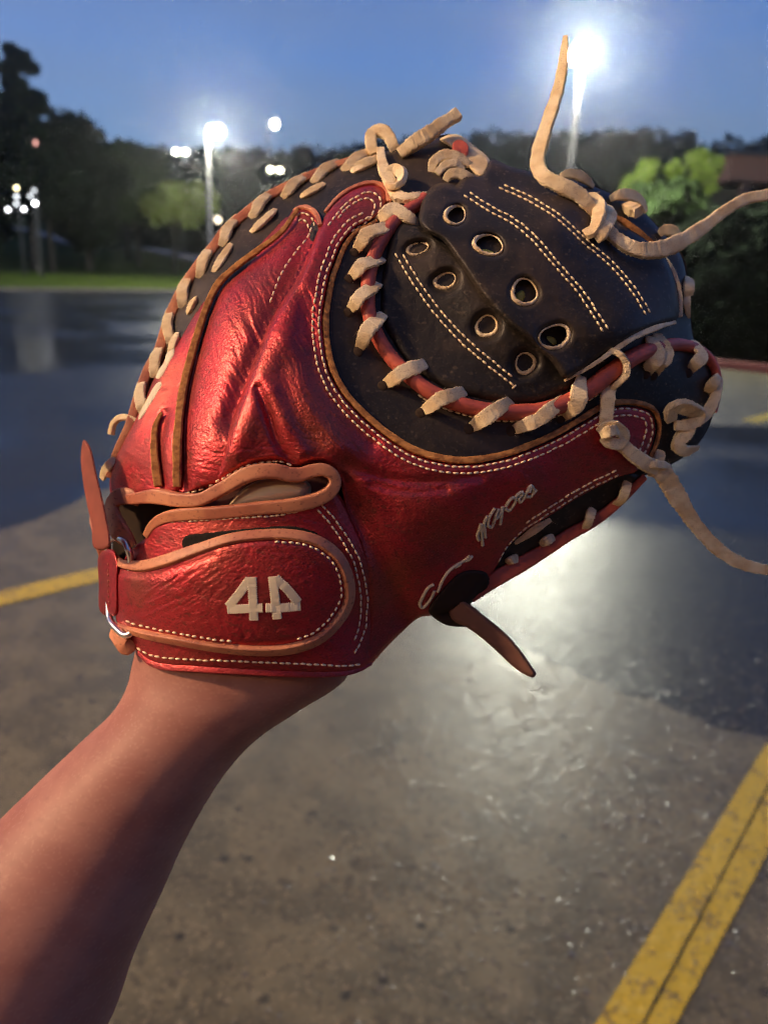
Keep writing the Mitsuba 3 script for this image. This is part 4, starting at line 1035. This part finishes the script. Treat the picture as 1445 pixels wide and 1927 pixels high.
cord('lace_end', [(256, 792, -4), (240, 785, 0), (224, 787, 1), (213, 799, 1), (209, 818, 0)], [12, 14, 15, 15, 14], flat=0.8, seed=82, nv=12)
cord('rim_lace', [(220, 862, -3), (208, 872, 1), (198, 886, 0), (192, 900, -4)], [14, 20, 20, 14], flat=0.5, seed=83)

# --- crown of the mitt: stub, loop, knots, raw leather tongue
cord('lace_stub', [(752, 290, 1), (775, 272, 6), (806, 252, 10), (836, 230, 13), (862, 214, 15)], [26, 34, 34, 30, 26], flat=0.75, seed=84, nv=16)
cord('lace_loop', [(706, 290, 0), (698, 272, 3), (700, 252, 5), (716, 245, 6), (730, 254, 5), (738, 270, 2), (744, 282, -2)], [24, 27, 28, 30, 28, 24], flat=0.55, seed=85)
cord('lace', [(662, 322, -1), (676, 311, 2), (694, 304, 3), (714, 296, 2), (722, 288, 0)], [10, 20, 22, 20, 12], flat=0.5, seed=86)
cord('lace', [(716, 280, 3), (718, 298, 6), (722, 318, 7), (730, 334, 6), (738, 352, 4), (744, 372, 2)], [18, 22, 27, 30, 26, 20], flat=0.6, seed=87)
cord('lace_knot', [(726, 332, 6), (742, 318, 9), (756, 326, 10), (754, 344, 10), (738, 350, 8), (728, 340, 5)], [20, 24, 26, 24, 18], flat=0.6, seed=88)
cord('lace', [(736, 356, 2), (748, 368, 5), (766, 372, 6), (786, 370, 5), (806, 366, 1)], [24, 28, 26, 24, 18], flat=0.5, seed=89, rough=0.08)
cord('lace', [(812, 324, -1), (816, 304, 4), (838, 291, 6), (864, 296, 5), (884, 310, 2)], [18, 24, 25, 24, 18], flat=0.45, seed=90)
cord('lace', [(822, 326, 1), (838, 310, 4), (858, 308, 4), (872, 320, 1)], [14, 20, 22, 16], flat=0.45, seed=91)
cord('lace', [(838, 340, 0), (846, 328, 4), (862, 326, 5), (884, 334, 3), (900, 338, 0)], [16, 22, 24, 20, 14], flat=0.45, seed=92)
tong = Panel([(827, 262), (848, 252), (866, 254), (890, 272), (922, 302), (906, 333), (880, 312), (860, 286), (838, 270)], h=1.0, thick=2.0, r=6, res=3, disp=disp_soft(95, 0.6))
labels[obj('raw_tongue', tong.mesh, 'tan_leather', MITT)] = {'label': 'worn raw leather tongue at the top'}
cord('rope_end', [(858, 288, 3), (862, 272, 4), (872, 280, 4), (870, 294, 2)], [16, 22, 22, 16], 'rope_leather', flat=0.7, seed=93)

# --- right rim: laces, knots and the long tails
cord('long_lace', [(1131, 415, 6), (1108, 388, 9), (1088, 366, 11), (1052, 347, 13), (1024, 332, 15), (1012, 312, 17), (1014, 286, 20), (1026, 244, 24), (1040, 201, 28), (1052, 161, 30), (1060, 115, 32), (1064, 66, 33)], [24, 30, 34, 34, 32, 33, 32, 31, 30, 28, 22, 10], flat=0.4, seed=94, label='long lace tail standing up towards the lamp')
cord('long_lace', [(1136, 424, 8), (1150, 440, 10), (1170, 456, 12), (1202, 470, 15), (1245, 468, 19), (1282, 453, 23), (1323, 427, 28), (1363, 397, 33), (1403, 374, 36), (1445, 366, 38), (1500, 352, 40), (1560, 362, 40)], [24, 34, 36, 36, 30, 26, 25, 25, 26, 26], flat=0.5, seed=95, label='long lace tail curving out to the right edge')
cord('lace_knot', [(1102, 382, 6), (1112, 372, 10), (1126, 380, 13), (1128, 400, 14), (1122, 424, 13), (1112, 440, 9), (1102, 432, 6)], [22, 27, 30, 29, 28, 20], flat=0.5, seed=96)
cord('lace_knot', [(1120, 448, 8), (1130, 440, 13), (1142, 420, 15), (1150, 404, 12), (1146, 388, 8)], [24, 30, 30, 26, 16], flat=0.5, seed=97)
cord('lace', [(1054, 330, 0), (1070, 326, 4), (1090, 330, 5), (1106, 340, 3), (1116, 350, -1)], [12, 20, 24, 22, 12], flat=0.5, seed=98)
cord('lace', [(1148, 374, 0), (1160, 368, 5), (1180, 366, 6), (1202, 374, 4), (1216, 398, -1)], [14, 26, 30, 26, 16], flat=0.4, seed=99)
cord('lace_end', [(1178, 388, 2), (1186, 392, 6), (1196, 396, 9), (1202, 398, 11)], [24, 27, 28, 26], flat=0.9, seed=100)
cord('lace', [(1240, 440, 0), (1252, 432, 5), (1268, 436, 5), (1282, 448, 1)], [16, 26, 26, 14], flat=0.5, seed=101)
cord('lace', [(1296, 526, -2), (1296, 536, 3), (1295, 548, 3), (1294, 556, 0)], [24, 27, 27, 24], flat=0.5, seed=102)
cord('lace', [(1291, 556, 0), (1292, 572, 2), (1294, 586, 1), (1296, 598, -2)], [18, 18, 14, 8], flat=0.5, seed=103)
cord('lace', [(1330, 736, 0), (1338, 726, 4), (1346, 716, 5), (1352, 706, 2)], [16, 26, 26, 18], flat=0.5, seed=104)
cord('lace', [(1352, 712, 1), (1349, 734, 4), (1342, 756, 5), (1330, 776, 5), (1314, 790, 5), (1300, 796, 4)], [18, 22, 24, 26, 28, 24], flat=0.5, seed=105)
cord('lace_knot', [(1262, 790, 4), (1264, 770, 9), (1280, 764, 12), (1300, 770, 13), (1314, 778, 12), (1308, 792, 10), (1286, 800, 8), (1270, 800, 6)], [26, 34, 36, 32, 30, 26, 22], flat=0.55, seed=106)
cord('lace_end', [(1296, 796, 8), (1292, 812, 7), (1280, 826, 6), (1276, 840, 6), (1288, 848, 6), (1302, 846, 6), (1314, 842, 5)], [30, 32, 32, 32, 28, 22, 12], flat=0.55, seed=107)
cord('lace', [(1146, 728, 3), (1144, 745, 5), (1142, 770, 5), (1140, 792, 5), (1142, 806, 4)], [28, 30, 30, 31, 28], flat=0.35, seed=108)
cord('lace_knot', [(1128, 812, 4), (1142, 802, 9), (1162, 806, 11), (1172, 820, 10), (1164, 834, 9), (1146, 832, 8), (1134, 822, 5)], [20, 26, 28, 28, 26, 20], flat=0.55, seed=109)
cord('lace_knot', [(1130, 818, 8), (1144, 812, 12), (1160, 810, 12), (1164, 818, 9)], [18, 24, 24, 16], flat=0.45, seed=110)
cord('lace', [(1160, 826, 6), (1178, 844, 9), (1200, 862, 11), (1222, 876, 12), (1240, 884, 11)], [28, 31, 32, 33, 28], flat=0.5, seed=111)
cord('lace_end', [(1242, 850, 2), (1240, 862, 5), (1238, 872, 6)], [20, 26, 28], flat=0.6, seed=112)
cord('long_lace', [(1224, 880, 6), (1240, 884, 12), (1254, 900, 13), (1266, 920, 14), (1284, 950, 16), (1302, 978, 18), (1324, 1006, 20), (1352, 1034, 23), (1386, 1056, 26), (1420, 1068, 28), (1460, 1074, 30), (1510, 1078, 31)], [40, 46, 42, 34, 31, 29, 28, 27, 24, 22], flat=0.32, seed=113, label='long lace tail hanging down to the right')
cord('lace_knot', [(1216, 876, 12), (1232, 874, 16), (1252, 876, 15), (1262, 880, 10)], [14, 18, 18, 12], flat=0.6, seed=114)

# ------------------------------------------------------------------ the person: forearm and the hand inside
RINGS = [((-255, 1915), (60, 2105), -14, 45), ((-180, 1720), (195, 1945), -16, 50), ((-70, 1615), (250, 1800), -20, 45), ((0, 1543), (300, 1690), -24, 41), ((75, 1470), (350, 1580), -28, 37), ((165, 1385), (425, 1455), -31, 34), ((215, 1338), (490, 1385), -33, 33), ((243, 1290), (572, 1330), -34, 33), ((253, 1245), (655, 1272), -35, 33),
         ((268, 1180), (660, 1200), -32, 30), ((300, 1080), (665, 1090), -26, 24), ((330, 985), (655, 1000), -18, 17), ((350, 905), (640, 915), -12, 14), ((370, 830), (640, 820), -16, 12)]
th = np.linspace(0, 2 * np.pi, 40, endpoint=False)
rv = []
fine = catmull([(*a, *b, w, t) for a, b, w, t in RINGS], 90)
for q in fine:
    A, B = at(q[None, :2], q[4:5])[0], at(q[None, 2:4], q[4:5])[0]
    c, s = (A + B) / 2, (B - A) / 2
    rv.append(c + np.cos(th)[:, None] * s - np.sin(th)[:, None] * FWD * q[5] / 1000)
rv = np.array(rv)
m, n = rv.shape[:2]
i, j = np.meshgrid(np.arange(m - 1), np.arange(n), indexing='ij')
a, b = (i * n + j).ravel(), (i * n + (j + 1) % n).ravel()
fv = np.vstack([np.stack([a, b, b + n], 1), np.stack([a, b + n, a + n], 1)])
kk = np.arange(n)
vv = np.vstack([rv.reshape(-1, 3), rv[0].mean(0), rv[-1].mean(0)])
fv = np.vstack([fv, np.stack([np.full(n, m * n), (kk + 1) % n, kk], 1), np.stack([np.full(n, m * n + 1), (m - 1) * n + kk, (m - 1) * n + (kk + 1) % n], 1)])
arm_t = trimesh.Trimesh(vv, fv, process=False)
if arm_t.volume < 0:
    fv = fv[:, ::-1]
arm = manifold3d.Manifold(manifold3d.Mesh(vert_properties=vv.astype(np.float32), tri_verts=fv.astype(np.uint32)))


def chain(pts, radii):
    out = manifold3d.Manifold()
    P = at(np.array(pts)[:, :2], np.array(pts)[:, 2])
    sp = [manifold3d.Manifold.sphere(r_ / 1000, 24).translate(p.tolist()) for p, r_ in zip(P, radii)]
    for s0, s1 in zip(sp[:-1], sp[1:]):
        out += manifold3d.Manifold.batch_hull([s0, s1])
    return out


hand = arm + chain([(400, 870, -17), (385, 740, -22), (410, 640, -32), (440, 570, -46)], [9.5, 8.5, 7.8, 7])
hand += chain([(470, 860, -15), (480, 720, -16), (520, 600, -24), (550, 520, -40)], [10, 9, 8.2, 7.2])
hand += chain([(545, 855, -15), (565, 710, -15), (610, 590, -24), (640, 500, -40)], [10, 9, 8.4, 7.4])
hand += chain([(610, 870, -16), (650, 730, -14), (700, 640, -22), (740, 560, -36)], [9.5, 8.8, 8, 7.2])
hand += chain([(610, 1060, -22), (720, 1020, -18), (830, 970, -20), (930, 930, -26)], [13, 11, 9.5, 8])
hand += chain([(440, 945, -10), (490, 924, -10), (545, 920, -10)], [9, 11, 10])


def limb(pts, radii):
    sp = [manifold3d.Manifold.sphere(r_, 28).translate(list(map(float, p))) for p, r_ in zip(pts, radii)]
    out = manifold3d.Manifold()
    for s0, s1 in zip(sp[:-1], sp[1:]):
        out += manifold3d.Manifold.batch_hull([s0, s1])
    return out


elbow = rv[0].mean(0)
hand += limb([elbow + [0.02, 0.03, 0.03], elbow + [-0.03, -0.09, -0.02], [-0.235, -0.20, 1.22], [-0.19, -0.33, 1.36]], [0.047, 0.050, 0.054, 0.064])
hand += limb([[-0.17, -0.34, 1.36], [0.17, -0.34, 1.36]], [0.07, 0.07]) + limb([[0, -0.36, 1.34], [0, -0.35, 1.12], [0, -0.35, 0.92]], [0.125, 0.115, 0.13])
hand += limb([[0, -0.36, 1.38], [0, -0.34, 1.50]], [0.06, 0.056]) + limb([[0, -0.35, 1.63], [0, -0.32, 1.56]], [0.092, 0.070]) + limb([[0, -0.245, 1.585], [0, -0.222, 1.565]], [0.012, 0.016])
hand += limb([[0.19, -0.33, 1.36], [0.25, -0.22, 1.15], [0.15, -0.12, 1.32], [0.085, -0.075, 1.46]], [0.062, 0.047, 0.036, 0.03])
for k, (dx, dz) in enumerate(((0.0, 0.085), (0.012, 0.065), (0.014, 0.045), (0.012, 0.026))):
    hand += limb([[0.085, -0.08, 1.45 + dz * 0.6], [0.098 - dx * 0.2, -0.06, 1.455 + dz * 0.8], [0.075 - dx, -0.045, 1.46 + dz * 0.9]], [0.0095, 0.0085, 0.0075])
hand += limb([[0.08, -0.085, 1.46], [0.045, -0.10, 1.49], [0.02, -0.095, 1.51]], [0.013, 0.010, 0.009])
for sx_ in (-1, 1):
    hand += limb([[0.09 * sx_, -0.35, 0.92], [0.10 * sx_, -0.33, 0.50], [0.10 * sx_, -0.36, 0.10]], [0.105, 0.062, 0.042]) + limb([[0.10 * sx_, -0.37, 0.055], [0.11 * sx_, -0.19, 0.035]], [0.042, 0.034])
mh = hand.refine_to_length(0.006).to_mesh()
body = trimesh.Trimesh(np.array(mh.vert_properties)[:, :3], np.array(mh.tri_verts), process=True)
trimesh.smoothing.filter_taubin(body, iterations=14)
PERSON = thing('person', 'person whose bare forearm reaches in from the lower left with the hand inside the mitt', 'person')
obj('body', body, 'skin', PERSON, smooth=True)


def cloth(m, name, mat):
    q = m.refine_to_length(0.014).to_mesh()
    t_ = trimesh.Trimesh(np.array(q.vert_properties)[:, :3], np.array(q.tri_verts), process=True)
    trimesh.smoothing.filter_taubin(t_, iterations=10)
    t_.vertices += t_.vertex_normals * (meshkit.fbm(t_.vertices * 14, 3, 4)[:, None] - 0.5) * 0.014
    obj(name, t_, mat, PERSON, smooth=True)


cloth(limb([[0, -0.36, 1.33], [0, -0.35, 1.12], [0, -0.35, 0.86]], [0.145, 0.140, 0.160]) + limb([[-0.18, -0.335, 1.36], [0.18, -0.335, 1.36]], [0.084, 0.084])
      + limb([[-0.19, -0.33, 1.36], [-0.228, -0.235, 1.25]], [0.082, 0.074]) + limb([[0.19, -0.33, 1.36], [0.238, -0.25, 1.21]], [0.082, 0.074]), 'shirt', 'shirt_cloth')
cloth(limb([[0.095, -0.35, 0.92], [0.10, -0.33, 0.50], [0.10, -0.36, 0.12]], [0.125, 0.085, 0.070]) + limb([[-0.095, -0.35, 0.92], [-0.10, -0.33, 0.50], [-0.10, -0.36, 0.12]], [0.125, 0.085, 0.070]), 'trousers', 'trouser_cloth')
cloth(limb([[0, -0.37, 1.66], [0, -0.39, 1.60]], [0.098, 0.088]), 'hair', 'hair_dark')
for sx_ in (-1, 1):
    cloth(limb([[0.10 * sx_, -0.39, 0.05], [0.105 * sx_, -0.28, 0.05], [0.112 * sx_, -0.16, 0.035]], [0.05, 0.048, 0.034]), 'shoe', 'trouser_cloth')

# ------------------------------------------------------------------ thin haze added to give the lamps their halos
scene['air'] = {'type': 'homogeneous', 'albedo': 0.95, 'sigma_t': 0.0007, 'phase': {'type': 'hg', 'g': 0.92}}
scene['haze'] = {'type': 'cube', 'to_world': T().translate([0, 0, 29.0]).scale([310, 310, 30.5]), 'bsdf': {'type': 'null'}, 'interior': {'type': 'ref', 'id': 'air'}}
labels['haze'] = {'label': 'thin haze added to make the halos round the lamps', 'category': 'haze', 'kind': 'stuff'}
scene['camera']['medium'] = {'type': 'ref', 'id': 'air'}
